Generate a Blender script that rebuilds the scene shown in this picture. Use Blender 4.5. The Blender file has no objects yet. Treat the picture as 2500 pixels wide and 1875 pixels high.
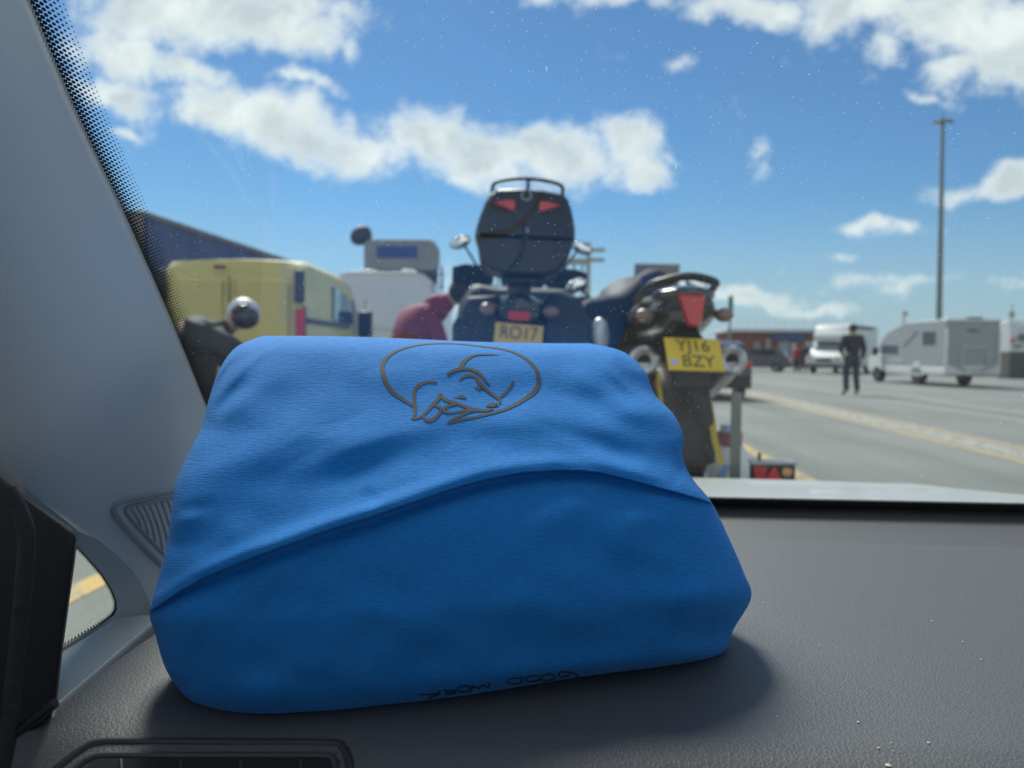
import bpy, bmesh, math, random
import numpy as np
from mathutils import Vector, Matrix
from mathutils.bvhtree import BVHTree
random.seed(7)
R = math.radians
sc = bpy.context.scene
col = sc.collection

# ------------------------------------------------------------------ camera, sky, sun, exposure
FPX, CX, CY = 1889.0, 1250.0, 937.5          # photo is 2500 x 1875
YAW, PITCH, ROLL = R(3.6), R(-2.45), R(0.5)
CAM = Vector((0, 0, 1.2))
fwd = Vector((-math.sin(YAW) * math.cos(PITCH), math.cos(YAW) * math.cos(PITCH), math.sin(PITCH)))
rgt = fwd.cross(Vector((0, 0, 1))).normalized()
upv = rgt.cross(fwd).normalized()
rgt, upv = rgt * math.cos(ROLL) + upv * math.sin(ROLL), upv * math.cos(ROLL) - rgt * math.sin(ROLL)
cd = bpy.data.cameras.new('camera')
cam = bpy.data.objects.new('camera', cd)
col.objects.link(cam)
cam.matrix_world = Matrix(((rgt.x, upv.x, -fwd.x, CAM.x), (rgt.y, upv.y, -fwd.y, CAM.y), (rgt.z, upv.z, -fwd.z, CAM.z), (0, 0, 0, 1)))
cd.sensor_width = 36.0
cd.lens = 36.0 * FPX / 2500.0
cd.clip_start, cd.clip_end = 0.02, 8000
cd.dof.use_dof = True
cd.dof.focus_distance = 0.58
cd.dof.aperture_fstop = 6.6
sc.camera = cam

SUN_AZ, SUN_EL = R(-23), R(47)               # azimuth from +Y, negative = to the left
sd = bpy.data.lights.new('sun', 'SUN')
sd.energy = 3.7
sd.angle = R(26)                             # thin cloud veils the sun
sd.color = (1.0, 0.95, 0.87)
sun = bpy.data.objects.new('sun', sd)
col.objects.link(sun)
sdir = Vector((math.sin(SUN_AZ) * math.cos(SUN_EL), math.cos(SUN_AZ) * math.cos(SUN_EL), math.sin(SUN_EL)))
sun.rotation_euler = sdir.to_track_quat('Z', 'Y').to_euler()
sc.view_settings.view_transform = 'Standard'
sc.view_settings.look = 'None'
sc.view_settings.exposure = 0.62
sc.cycles.use_denoising = True
sc.cycles.max_bounces = 10
sc.cycles.transparent_max_bounces = 16
sc.cycles.sample_clamp_indirect = 6.0


def P(px, py, d):
    return CAM + d * (fwd + rgt * ((px - CX) / FPX) + upv * ((CY - py) / FPX))


def G(px, d):
    p = P(px, CY, d)
    return (p.x, p.y)


def Zp(px, py, d):
    return P(px, py, d).z


world = bpy.data.worlds.new('World')
sc.world = world
world.use_nodes = True


def build_sky():
    nt = world.node_tree
    N, L = nt.nodes, nt.links
    N.clear()
    out = N.new('ShaderNodeOutputWorld')
    bg = N.new('ShaderNodeBackground')
    L.new(bg.outputs[0], out.inputs[0])
    bg.inputs[1].default_value = 0.05
    sky = N.new('ShaderNodeTexSky')
    sky.sky_type = 'NISHITA'
    sky.sun_disc = False
    sky.sun_elevation = SUN_EL
    sky.sun_rotation = SUN_AZ
    sky.air_density = 1.0
    sky.dust_density = 0.2
    sky.ozone_density = 1.0
    tc = N.new('ShaderNodeTexCoord')
    sep = N.new('ShaderNodeSeparateXYZ')
    L.new(tc.outputs['Generated'], sep.inputs[0])

    def m(op, a, b=None, c=None, clamp=False):
        n = N.new('ShaderNodeMath')
        n.operation = op
        n.use_clamp = clamp
        for i, v in enumerate((a, b, c)):
            if v is None:
                continue
            if isinstance(v, (int, float)):
                n.inputs[i].default_value = v
            else:
                L.new(v, n.inputs[i])
        return n.outputs[0]
    ysafe = m('MAXIMUM', sep.outputs[1], 0.05)
    u, v = m('DIVIDE', sep.outputs[0], ysafe), m('DIVIDE', sep.outputs[2], ysafe)
    comb = N.new('ShaderNodeCombineXYZ')
    L.new(u, comb.inputs[0]); L.new(v, comb.inputs[1])
    # one sphere of influence for every cloud, given by its bearing and height in the sky
    blobs = [(600, 30, 330, 120, 0, 1), (430, 10, 300, 110, 0, 1), (760, 85, 130, 75, 0, 1),
             (290, 120, 190, 85, 8, 1), (460, 150, 160, 60, 12, 1), (265, 215, 140, 55, 10, 1),
             (540, 255, 210, 80, 12, 1.05), (720, 310, 250, 95, 14, 1.1), (880, 350, 170, 75, 14, 1),
             (1050, 330, 220, 95, 10, 1.1), (1180, 375, 190, 100, 8, 1.1), (1370, 385, 240, 100, -4, 1.15),
             (1530, 340, 120, 90, 0, 1.1), (1580, 410, 100, 60, 0, 1), (735, 208, 110, 34, 6, .9),
             (1480, -5, 220, 52, 0, .9), (1850, 0, 230, 55, 4, 1), (2100, 15, 330, 80, 6, 1.1),
             (2330, 60, 260, 110, 10, 1.15), (2470, 110, 230, 150, 10, 1.15), (2340, 165, 100, 65, -20, 1),
             (2490, 190, 90, 70, 0, .95), (2190, 132, 75, 38, 12, .85), (1690, 135, 80, 24, -14, .42),
             (1842, 370, 32, 34, 20, .5), (1872, 405, 28, 46, -20, .42), (1660, 382, 75, 30, 20, .62),
             (2470, 425, 210, 55, -8, 1), (2130, 566, 120, 30, 0, .8), (2060, 640, 60, 14, 0, .5),
             (1800, 718, 230, 36, 0, .8), (1985, 745, 150, 16, 0, .62), (1150, 720, 320, 60, 0, .7),
             (2260, 232, 100, 22, 4, .6), (1440, 25, 60, 40, 0, .55), (310, 305, 80, 16, 4, .6),
             (320, 0, 120, 60, 0, .8), (850, 120, 40, 40, 20, .75), (2200, 700, 500, 30, 0, .5)]
    tot = None
    warp = N.new('ShaderNodeTexNoise')
    warp.inputs['Scale'].default_value = 9.0
    warp.inputs['Detail'].default_value = 5.0
    L.new(comb.outputs[0], warp.inputs['Vector'])
    wv = N.new('ShaderNodeVectorMath'); wv.operation = 'SUBTRACT'
    L.new(warp.outputs['Color'], wv.inputs[0]); wv.inputs[1].default_value = (.5, .5, .5)
    ws = N.new('ShaderNodeVectorMath'); ws.operation = 'SCALE'
    L.new(wv.outputs[0], ws.inputs[0]); ws.inputs['Scale'].default_value = 0.09
    wa = N.new('ShaderNodeVectorMath'); wa.operation = 'ADD'
    L.new(comb.outputs[0], wa.inputs[0]); L.new(ws.outputs[0], wa.inputs[1])
    for bx, by, rx, ry, rot, amp in blobs:
        d = P(bx, by, 1) - CAM
        mp = N.new('ShaderNodeMapping')
        mp.vector_type = 'TEXTURE'
        mp.inputs['Location'].default_value = (d.x / d.y, d.z / d.y, 0)
        mp.inputs['Rotation'].default_value = (0, 0, R(-rot))
        mp.inputs['Scale'].default_value = (1.25 * rx / FPX / d.y, 1.25 * ry / FPX / d.y, 1)
        L.new(wa.outputs[0], mp.inputs[0])
        g = N.new('ShaderNodeTexGradient')
        g.gradient_type = 'SPHERICAL'
        L.new(mp.outputs[0], g.inputs[0])
        s = m('MULTIPLY', g.outputs[1], amp)
        tot = s if tot is None else m('MAXIMUM', tot, s)
    fine = N.new('ShaderNodeTexNoise')
    fine.inputs['Scale'].default_value = 15.0
    fine.inputs['Detail'].default_value = 11.0
    fine.inputs['Roughness'].default_value = 0.66
    L.new(comb.outputs[0], fine.inputs['Vector'])
    dens = m('ADD', m('MULTIPLY', tot, 1.0), m('MULTIPLY', m('SUBTRACT', fine.outputs[0], 0.5), 1.75))
    mr = N.new('ShaderNodeMapRange'); mr.interpolation_type = 'SMOOTHSTEP'
    L.new(dens, mr.inputs[0])
    mr.inputs[1].default_value, mr.inputs[2].default_value = 0.15, 0.84
    front = N.new('ShaderNodeMapRange')
    L.new(sep.outputs[1], front.inputs[0])
    front.inputs[1].default_value, front.inputs[2].default_value = 0.30, 0.45
    # the rest of the sky, outside the windscreen's view
    gen = N.new('ShaderNodeTexNoise')
    gen.inputs['Scale'].default_value = 2.6
    gen.inputs['Detail'].default_value = 7.0
    L.new(tc.outputs['Generated'], gen.inputs['Vector'])
    g2 = N.new('ShaderNodeMapRange'); g2.interpolation_type = 'SMOOTHSTEP'
    L.new(gen.outputs[0], g2.inputs[0])
    g2.inputs[1].default_value, g2.inputs[2].default_value = 0.42, 0.60
    mixm = N.new('ShaderNodeMix')
    L.new(front.outputs[0], mixm.inputs[0]); L.new(g2.outputs[0], mixm.inputs[2]); L.new(mr.outputs[0], mixm.inputs[3])
    # thick parts of a cloud are greyer than its thin bright rims
    thick = N.new('ShaderNodeMapRange'); thick.interpolation_type = 'SMOOTHSTEP'
    L.new(dens, thick.inputs[0])
    thick.inputs[1].default_value, thick.inputs[2].default_value = 0.40, 0.95
    body = N.new('ShaderNodeTexNoise')
    body.inputs['Scale'].default_value = 15.0
    body.inputs['Detail'].default_value = 4.0
    off = N.new('ShaderNodeVectorMath'); off.operation = 'ADD'
    L.new(wa.outputs[0], off.inputs[0]); off.inputs[1].default_value = (3.1, 1.7, 0)
    L.new(off.outputs[0], body.inputs['Vector'])
    bm_ = N.new('ShaderNodeMapRange')
    L.new(body.outputs[0], bm_.inputs[0])
    bm_.inputs[1].default_value, bm_.inputs[2].default_value = 0.35, 0.62
    shade = m('MULTIPLY', thick.outputs[0], bm_.outputs[0])
    cc = N.new('ShaderNodeMix'); cc.data_type = 'RGBA'
    L.new(shade, cc.inputs[0])
    cc.inputs[6].default_value = (13.0, 13.5, 13.3, 1)
    cc.inputs[7].default_value = (8.6, 9.6, 10.0, 1)
    fin = N.new('ShaderNodeMix'); fin.data_type = 'RGBA'
    L.new(m('MULTIPLY', mixm.outputs[0], 0.96), fin.inputs[0])
    # bright sea air low over the horizon
    low = N.new('ShaderNodeMapRange'); low.interpolation_type = 'SMOOTHSTEP'
    L.new(sep.outputs[2], low.inputs[0])
    low.inputs[1].default_value, low.inputs[2].default_value = -0.02, 0.20
    low.inputs[3].default_value, low.inputs[4].default_value = 0.92, 0.0
    air = N.new('ShaderNodeMix'); air.data_type = 'RGBA'
    deep = N.new('ShaderNodeVectorMath'); deep.operation = 'MULTIPLY'
    L.new(sky.outputs[0], deep.inputs[0]); deep.inputs[1].default_value = (.64, .99, 1.27)
    L.new(low.outputs[0], air.inputs[0]); L.new(deep.outputs[0], air.inputs[6])
    air.inputs[7].default_value = (5.7, 7.5, 9.0, 1)
    L.new(air.outputs[2], fin.inputs[6]); L.new(cc.outputs[2], fin.inputs[7])
    L.new(fin.outputs[2], bg.inputs[0])


build_sky()

# ------------------------------------------------------------------ helpers
_mats = {}


def M(name, rgb, rough=.5, metal=0., var=.12, vscale=4., bump=0., bscale=60., coat=0., spec=.5, trans=0.):
    if name in _mats:
        return _mats[name]
    mt = bpy.data.materials.new(name)
    mt.use_nodes = True
    N, L = mt.node_tree.nodes, mt.node_tree.links
    b = N['Principled BSDF']
    b.inputs['Roughness'].default_value = rough
    b.inputs['Metallic'].default_value = metal
    b.inputs['Coat Weight'].default_value = coat
    b.inputs['Specular IOR Level'].default_value = spec
    b.inputs['Transmission Weight'].default_value = trans
    tc = N.new('ShaderNodeTexCoord')
    n = N.new('ShaderNodeTexNoise')
    n.inputs['Scale'].default_value = vscale
    n.inputs['Detail'].default_value = 6
    L.new(tc.outputs['Object'], n.inputs['Vector'])
    mx = N.new('ShaderNodeMix'); mx.data_type = 'RGBA'
    L.new(n.outputs[0], mx.inputs[0])
    mx.inputs[6].default_value = tuple(min(1, c * (1 - var)) for c in rgb) + (1,)
    mx.inputs[7].default_value = tuple(min(1, c * (1 + var)) for c in rgb) + (1,)
    L.new(mx.outputs[2], b.inputs['Base Color'])
    if bump:
        n2 = N.new('ShaderNodeTexNoise')
        n2.inputs['Scale'].default_value = bscale
        n2.inputs['Detail'].default_value = 3
        L.new(tc.outputs['Object'], n2.inputs['Vector'])
        bp = N.new('ShaderNodeBump')
        bp.inputs['Strength'].default_value = bump
        bp.inputs['Distance'].default_value = .01
        L.new(n2.outputs[0], bp.inputs['Height'])
        L.new(bp.outputs[0], b.inputs['Normal'])
    _mats[name] = mt
    return mt


def add_obj(name, me, parent=None):
    o = bpy.data.objects.new(name, me)
    col.objects.link(o)
    if parent is not None:
        o.parent = parent
    return o


def thing(name, label, cat, loc=(0, 0, 0), rz=0., group=None):
    o = add_obj(name, None)
    o.location = loc
    o.rotation_euler = (0, 0, rz)
    o['label'] = label
    o['category'] = cat
    if group:
        o['group'] = group
    return o


def tag(o, label, cat, group=None):
    o['label'] = label
    o['category'] = cat
    if group:
        o['group'] = group
    return o


def struct(o, kind='structure'):
    o['kind'] = kind
    return o


class MB:
    def __init__(s):
        s.v, s.f = [], []

    def add(s, vs, fs):
        k = len(s.v)
        s.v += [tuple(p) for p in vs]
        s.f += [tuple(i + k for i in f) for f in fs]
        return s

    def box(s, c, sz, rot=None):
        vs = []
        for x in (-.5, .5):
            for y in (-.5, .5):
                for z in (-.5, .5):
                    p = Vector((x * sz[0], y * sz[1], z * sz[2]))
                    if rot:
                        p = rot @ p
                    vs.append(p + Vector(c))
        return s.add(vs, [(0, 1, 3, 2), (4, 6, 7, 5), (0, 4, 5, 1), (2, 3, 7, 6), (0, 2, 6, 4), (1, 5, 7, 3)])

    def loft(s, loops, cap=True, closed=True):
        n = len(loops[0])
        vs = [p for l in loops for p in l]
        fs = []
        for a in range(len(loops) - 1):
            for i in range(n if closed else n - 1):
                j = (i + 1) % n
                fs.append((a * n + i, a * n + j, a * n + n + j, a * n + n + i))
        if cap:
            fs.append(tuple(range(n))[::-1])
            fs.append(tuple((len(loops) - 1) * n + i for i in range(n)))
        return s.add(vs, fs)

    def pyz(s, out, x0, x1):
        return s.loft([[(x0, y, z) for y, z in out], [(x1, y, z) for y, z in out]])

    def pxz(s, out, y0, y1):
        return s.loft([[(x, y0, z) for x, z in out], [(x, y1, z) for x, z in out]])

    def tube(s, pts, r, n=10, cap=True):
        pts = [Vector(p) for p in pts]
        rs = r if isinstance(r, (list, tuple)) else [r] * len(pts)
        loops = []
        ref = None
        for i, p in enumerate(pts):
            t = (pts[min(i + 1, len(pts) - 1)] - pts[max(i - 1, 0)]).normalized()
            if ref is None:
                ref = t.orthogonal().normalized()
            a = (ref - t * ref.dot(t)).normalized()
            ref = a
            b = t.cross(a)
            loops.append([p + (a * math.cos(q) + b * math.sin(q)) * rs[i] for q in (2 * math.pi * k / n for k in range(n))])
        return s.loft(loops, cap)

    def ball(s, c, r, n=14, rot=None):
        loops = []
        for i in range(1, n):
            th = math.pi * i / n
            lp = []
            for k in range(2 * n):
                ph = math.pi * k / n
                p = Vector((r[0] * math.sin(th) * math.cos(ph), r[1] * math.sin(th) * math.sin(ph), r[2] * math.cos(th)))
                if rot:
                    p = rot @ p
                lp.append(p + Vector(c))
            loops.append(lp)
        return s.loft(loops)

    def wheel(s, c, prof, n=28, axis='x'):
        """prof: list of (offset along axle, radius), lathed about the axle"""
        loops = []
        for k in range(n):
            q = 2 * math.pi * k / n
            loops.append([(c[0] + a, c[1] + r * math.cos(q), c[2] + r * math.sin(q)) for a, r in prof])
        loops.append(loops[0])
        return s.loft(loops, cap=False)

    def build(s, name, mt, parent=None, bevel=0., smooth=True, seg=2):
        me = bpy.data.meshes.new(name)
        me.from_pydata(s.v, [], s.f)
        bm = bmesh.new()
        bm.from_mesh(me)
        bmesh.ops.remove_doubles(bm, verts=bm.verts, dist=1e-5)
        bmesh.ops.recalc_face_normals(bm, faces=bm.faces)
        for f in bm.faces:
            f.smooth = smooth
        if smooth:
            for e in bm.edges:
                if len(e.link_faces) == 2 and e.calc_face_angle(0) > R(38):
                    e.smooth = False
        bm.to_mesh(me)
        bm.free()
        me.materials.append(mt)
        o = add_obj(name, me, parent)
        if bevel:
            md = o.modifiers.new('bevel', 'BEVEL')
            md.width = bevel
            md.segments = seg
            md.limit_method = 'ANGLE'
            md.angle_limit = R(30)
        return o


def crv(pts, n):
    """Catmull-Rom through the points, n samples between each pair"""
    pts = [np.array(p, float) for p in pts]
    out = []
    for i in range(len(pts) - 1):
        p0, p1, p2, p3 = pts[max(i - 1, 0)], pts[i], pts[i + 1], pts[min(i + 2, len(pts) - 1)]
        for k in range(n):
            t = k / n
            out.append(.5 * ((2 * p1) + (p2 - p0) * t + (2 * p0 - 5 * p1 + 4 * p2 - p3) * t * t + (3 * p1 - p0 - 3 * p2 + p3) * t ** 3))
    out.append(pts[-1])
    return out


def text(name, body, size, mt, parent, loc, rot, ext=.001, align='CENTER', sx=1.):
    cu = bpy.data.curves.new(name, 'FONT')
    cu.body = body
    cu.size = size
    cu.extrude = ext
    cu.align_x = align
    cu.align_y = 'CENTER'
    tmp = bpy.data.objects.new(name + '_tmp', cu)
    col.objects.link(tmp)
    dg = bpy.context.evaluated_depsgraph_get()
    me = bpy.data.meshes.new_from_object(tmp.evaluated_get(dg))
    bpy.data.objects.remove(tmp)
    me.materials.clear()
    me.materials.append(mt)
    o = add_obj(name, me, parent)
    o.location = loc
    o.rotation_euler = rot
    o.scale = (sx, 1, 1)
    return o


def skin(name, chains, mt, parent, sub=2):
    """chains: lists of (x,y,z,r); a point equal to an earlier one joins it; one continuous skin"""
    vs, rs, es, idx = [], [], [], {}
    for ch in chains:
        prev = None
        for x, y, z, r in ch:
            k = (round(x, 4), round(y, 4), round(z, 4))
            if k not in idx:
                idx[k] = len(vs)
                vs.append((x, y, z))
                rs.append(r)
            if prev is not None and prev != idx[k]:
                es.append((prev, idx[k]))
            prev = idx[k]
    me = bpy.data.meshes.new(name)
    me.from_pydata(vs, es, [])
    me.materials.append(mt)
    o = add_obj(name, me, parent)
    md = o.modifiers.new('skin', 'SKIN')
    md.use_smooth_shade = True
    for i, sv in enumerate(me.skin_vertices[0].data):
        r = rs[i]
        sv.radius = (r, r) if not isinstance(r, tuple) else r
        sv.use_root = i == 0
    s2 = o.modifiers.new('subsurf', 'SUBSURF')
    s2.levels = s2.render_levels = sub
    return o


def glass_pane(name, tint=(.93, .97, .95), dust=0.0, film=0.0):
    mt = bpy.data.materials.new(name)
    mt.use_nodes = True
    N, L = mt.node_tree.nodes, mt.node_tree.links
    N.clear()
    out = N.new('ShaderNodeOutputMaterial')
    tr = N.new('ShaderNodeBsdfTransparent'); tr.inputs[0].default_value = tint + (1,)
    gl = N.new('ShaderNodeBsdfGlossy'); gl.inputs['Roughness'].default_value = 0.0
    fr = N.new('ShaderNodeFresnel')
    ge = N.new('ShaderNodeNewGeometry')       # a thin pane reflects the same from either side
    mi = N.new('ShaderNodeMath'); mi.operation = 'MULTIPLY_ADD'
    L.new(ge.outputs['Backfacing'], mi.inputs[0]); mi.inputs[1].default_value = 1 / 1.5 - 1.5; mi.inputs[2].default_value = 1.5
    L.new(mi.outputs[0], fr.inputs[0])
    mu = N.new('ShaderNodeMath'); mu.operation = 'MULTIPLY'; mu.inputs[1].default_value = 1.35; mu.use_clamp = True
    L.new(fr.outputs[0], mu.inputs[0])
    mx = N.new('ShaderNodeMixShader')
    L.new(mu.outputs[0], mx.inputs[0]); L.new(tr.outputs[0], mx.inputs[1]); L.new(gl.outputs[0], mx.inputs[2])
    last = mx
    if dust:
        tc = N.new('ShaderNodeTexCoord')
        df = N.new('ShaderNodeBsdfDiffuse'); df.inputs[0].default_value = (.75, .75, .72, 1)
        tl = N.new('ShaderNodeBsdfTranslucent'); tl.inputs[0].default_value = (.75, .75, .72, 1)
        dd = N.new('ShaderNodeMixShader'); dd.inputs[0].default_value = .5
        L.new(df.outputs[0], dd.inputs[1]); L.new(tl.outputs[0], dd.inputs[2])
        acc = None
        for scale, thr, keep, stretch in ((330, .16, .84, 1.0), (150, .10, .84, 1.0), (70, .055, .82, .3)):
            mp = N.new('ShaderNodeMapping'); mp.inputs['Scale'].default_value = (1, stretch, stretch)
            mp.inputs['Rotation'].default_value = (0, 0.6 if stretch < 1 else 0, 0)
            L.new(tc.outputs['Object'], mp.inputs[0])
            vo = N.new('ShaderNodeTexVoronoi'); vo.inputs['Scale'].default_value = scale
            L.new(mp.outputs[0], vo.inputs['Vector'])
            sp = N.new('ShaderNodeSeparateColor'); L.new(vo.outputs['Color'], sp.inputs[0])
            a = N.new('ShaderNodeMath'); a.operation = 'LESS_THAN'; a.inputs[1].default_value = thr
            L.new(vo.outputs['Distance'], a.inputs[0])
            b = N.new('ShaderNodeMath'); b.operation = 'GREATER_THAN'; b.inputs[1].default_value = keep
            L.new(sp.outputs[0], b.inputs[0])
            c = N.new('ShaderNodeMath'); c.operation = 'MULTIPLY'
            L.new(a.outputs[0], c.inputs[0]); L.new(b.outputs[0], c.inputs[1])
            if acc is None:
                acc = c
            else:
                e = N.new('ShaderNodeMath'); e.operation = 'MAXIMUM'
                L.new(acc.outputs[0], e.inputs[0]); L.new(c.outputs[0], e.inputs[1])
                acc = e
        # specks are thin: scale by dust, add an uneven film of dirt
        k = N.new('ShaderNodeMath'); k.operation = 'MULTIPLY'; k.inputs[1].default_value = dust
        L.new(acc.outputs[0], k.inputs[0])
        nz = N.new('ShaderNodeTexNoise'); nz.inputs['Scale'].default_value = 9; nz.inputs['Detail'].default_value = 5
        L.new(tc.outputs['Object'], nz.inputs['Vector'])
        f2 = N.new('ShaderNodeMath'); f2.operation = 'MULTIPLY_ADD'
        L.new(nz.outputs[0], f2.inputs[0]); f2.inputs[1].default_value = film; L.new(k.outputs[0], f2.inputs[2])
        m2 = N.new('ShaderNodeMixShader')
        L.new(f2.outputs[0], m2.inputs[0]); L.new(mx.outputs[0], m2.inputs[1]); L.new(dd.outputs[0], m2.inputs[2])
        last = m2
    L.new(last.outputs[0], out.inputs[0])
    return mt


# ------------------------------------------------------------------ materials
blackp = M('black_plastic', (.012, .013, .016), .42, var=.2, vscale=20)
blackgloss = M('black_gloss', (.012, .013, .016), .22, coat=.5)
rubber = M('rubber', (.02, .02, .022), .8, bump=.3, bscale=90)
steel = M('brushed_steel', (.5, .5, .5), .33, metal=1.)
galv = M('galvanised_steel', (.36, .38, .36), .5, metal=.6)
chrome = M('chrome', (.75, .75, .74), .12, metal=1.)
redlens = M('red_lens', (.55, .01, .02), .18, coat=.6)
amber = M('smoked_amber_lens', (.22, .14, .12), .2, coat=.5)
whitep = M('white_paint', (.60, .62, .61), .4, var=.07, coat=.2)
greyp = M('grey_paint', (.24, .25, .26), .4, var=.06, coat=.2)
darkglass = M('tinted_window', (.025, .032, .04), .08, coat=.4)
skinm = M('skin', (.48, .3, .22), .5)
hairm = M('dark_hair', (.018, .015, .013), .7)
mirrorm = M('mirror_glass', (.85, .86, .86), .03, metal=1., var=0)

# ------------------------------------------------------------------ ground and painted markings
gm = M('asphalt', (.19, .203, .192), .9, var=.3, vscale=.35, bump=.25, bscale=220)
N_, L_ = gm.node_tree.nodes, gm.node_tree.links
# finer mottling and long tyre-polished streaks on top of the broad patches
b_ = N_['Principled BSDF']
src = b_.inputs['Base Color'].links[0].from_socket
tc_ = N_.new('ShaderNodeTexCoord')
mp_ = N_.new('ShaderNodeMapping'); mp_.inputs['Scale'].default_value = (1.1, .09, 1)
L_.new(tc_.outputs['Object'], mp_.inputs[0])
n1_ = N_.new('ShaderNodeTexNoise'); n1_.inputs['Scale'].default_value = 1.6; n1_.inputs['Detail'].default_value = 8
L_.new(mp_.outputs[0], n1_.inputs['Vector'])
n2_ = N_.new('ShaderNodeTexNoise'); n2_.inputs['Scale'].default_value = 60; n2_.inputs['Detail'].default_value = 4
L_.new(tc_.outputs['Object'], n2_.inputs['Vector'])
ad_ = N_.new('ShaderNodeMath'); ad_.operation = 'ADD'
L_.new(n1_.outputs[0], ad_.inputs[0]); L_.new(n2_.outputs[0], ad_.inputs[1])
mr_ = N_.new('ShaderNodeMapRange'); L_.new(ad_.outputs[0], mr_.inputs[0])
mr_.inputs[1].default_value, mr_.inputs[2].default_value, mr_.inputs[3].default_value, mr_.inputs[4].default_value = .7, 1.3, .72, 1.22
vm_ = N_.new('ShaderNodeVectorMath'); vm_.operation = 'SCALE'
L_.new(src, vm_.inputs[0]); L_.new(mr_.outputs[0], vm_.inputs['Scale'])
L_.new(vm_.outputs[0], b_.inputs['Base Color'])
struct(MB().add([(-1500, -300, 0), (1500, -300, 0), (1500, 4000, 0), (-1500, 4000, 0)], [(0, 1, 2, 3)]).build('ground', gm))


def paint(name, rgb, wear):
    mt = M(name, rgb, .75, var=.08, vscale=3)
    N, L = mt.node_tree.nodes, mt.node_tree.links
    b = N['Principled BSDF']
    s = b.inputs['Base Color'].links[0].from_socket
    tc = N.new('ShaderNodeTexCoord')
    n = N.new('ShaderNodeTexNoise'); n.inputs['Scale'].default_value = 7; n.inputs['Detail'].default_value = 9
    n.inputs['Roughness'].default_value = .7
    L.new(tc.outputs['Object'], n.inputs['Vector'])
    mr = N.new('ShaderNodeMapRange'); L.new(n.outputs[0], mr.inputs[0])
    mr.inputs[1].default_value, mr.inputs[2].default_value = wear, wear + .12
    mx = N.new('ShaderNodeMix'); mx.data_type = 'RGBA'
    L.new(mr.outputs[0], mx.inputs[0]); mx.inputs[6].default_value = (.2, .2, .185, 1)
    L.new(s, mx.inputs[7])
    L.new(mx.outputs[2], b.inputs['Base Color'])
    return mt


ypaint, wpaint, fpaint = paint('yellow_line_paint', (.52, .34, .10), .40), paint('white_line_paint', (.55, .56, .53), .44), paint('worn_pale_paint', (.36, .34, .28), .42)
ypaint2 = paint('faded_yellow_paint', (.37, .31, .19), .40)


def strip(x0, x1, y0, y1, z, mt):
    struct(MB().add([(x0, y0, z), (x1, y0, z), (x1, y1, z), (x0, y1, z)], [(0, 1, 2, 3)]).build('road_marking', mt))


strip(2.26, 2.42, 2, 70, .004, ypaint)
strip(-2.44, -2.28, -2, 90, .004, ypaint)
strip(5.1, 5.42, 3, 160, .004, ypaint2)
strip(5.78, 6.08, 3, 160, .004, ypaint2)
strip(5.46, 5.58, 8, 160, .004, wpaint)
strip(5.63, 5.75, 8, 160, .004, wpaint)
strip(8.35, 8.6, 8, 160, .004, fpaint)
strip(9.5, 9.75, 8, 160, .004, fpaint)
strip(11.9, 12.1, 8, 200, .004, fpaint)

# ------------------------------------------------------------------ the car we sit in
car = thing('car', 'our own car seen from inside: grey dashboard, pillar, windscreen and white bonnet', 'car')
DASH = -.235                                   # dashboard top, below the lens
z0 = CAM.z
RAKE = 1.43
WSY = 1.155


def WS(px, py, off=0.):
    r = P(px, py, 1) - CAM
    d = (WSY + off - RAKE * (-DASH)) / (r.y + RAKE * r.z)
    return CAM + r * d


wsm = glass_pane('dusty_windscreen_glass', (.90, .955, .945), dust=.30, film=.012)
ztop, zbot = z0 + .52, z0 - .262
yv = lambda z: WSY - RAKE * (z - z0 - DASH)
wscreen = MB().add([(-.55, yv(zbot), zbot), (1.35, yv(zbot), zbot), (1.35, yv(ztop), ztop), (-.55, yv(ztop), ztop)], [(0, 1, 2, 3)]).build('windscreen', wsm, car)

# black ceramic edge of the glass: a solid rim that breaks up into dots
frit = M('black_ceramic_frit', (.008, .008, .009), .5)
edge_px = [(20, -130), (72, 0), (145, 175), (217, 338), (289, 488), (362, 651), (422, 790), (503, 989), (560, 1130), (596, 1225)]
epts = [Vector(WS(x, y, -.004)) for x, y in (tuple(p) for p in crv(edge_px, 24))]
nrm = Vector((0, -1, -RAKE)).normalized()
mb = MB()
step = .0040
acc, dist = [epts[0]], 0
for a, b in zip(epts, epts[1:]):
    seg = (b - a).length
    t = step - dist
    while t < seg:
        acc.append(a.lerp(b, t / seg))
        t += step
    dist = seg - (t - step)
for i, p in enumerate(acc):
    q = acc[min(i + 1, len(acc) - 1)]
    t = (q - acc[max(i - 1, 0)]).normalized()
    inw = t.cross(nrm).normalized()
    if inw.x < 0:
        inw = -inw
    if i + 1 < len(acc):
        mb.add([p - inw * .004, q - inw * .004, q + inw * .0002, p + inw * .0002], [(0, 1, 2, 3)])
    for k in range(8):
        rad = .00205 - .00021 * k
        c = p + inw * (.0012 + .0029 * k) + t * (step / 2 if k % 2 else 0)
        mb.add([c + (inw * math.cos(h) + t * math.sin(h)) * rad for h in (R(30 + 60 * j) for j in range(6))], [tuple(range(6))])
mb.build('frit_band', frit, wscreen, smooth=False)
zb1 = z0 - .2045
zb0 = z0 - .2295
o4 = -.004
MB().loft([[(-.5, yv(zb0) - .012, zb0), (-.5, yv(zb0) + o4, zb0), (-.5, yv(zb1) + o4, zb1), (-.5, yv(zb1) - .010, zb1 - .001)],
           [(1.3, yv(zb0) - .012, zb0), (1.3, yv(zb0) + o4, zb0), (1.3, yv(zb1) + o4, zb1), (1.3, yv(zb1) - .010, zb1 - .001)]]).build('lower_seal', rubber, car)

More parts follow.
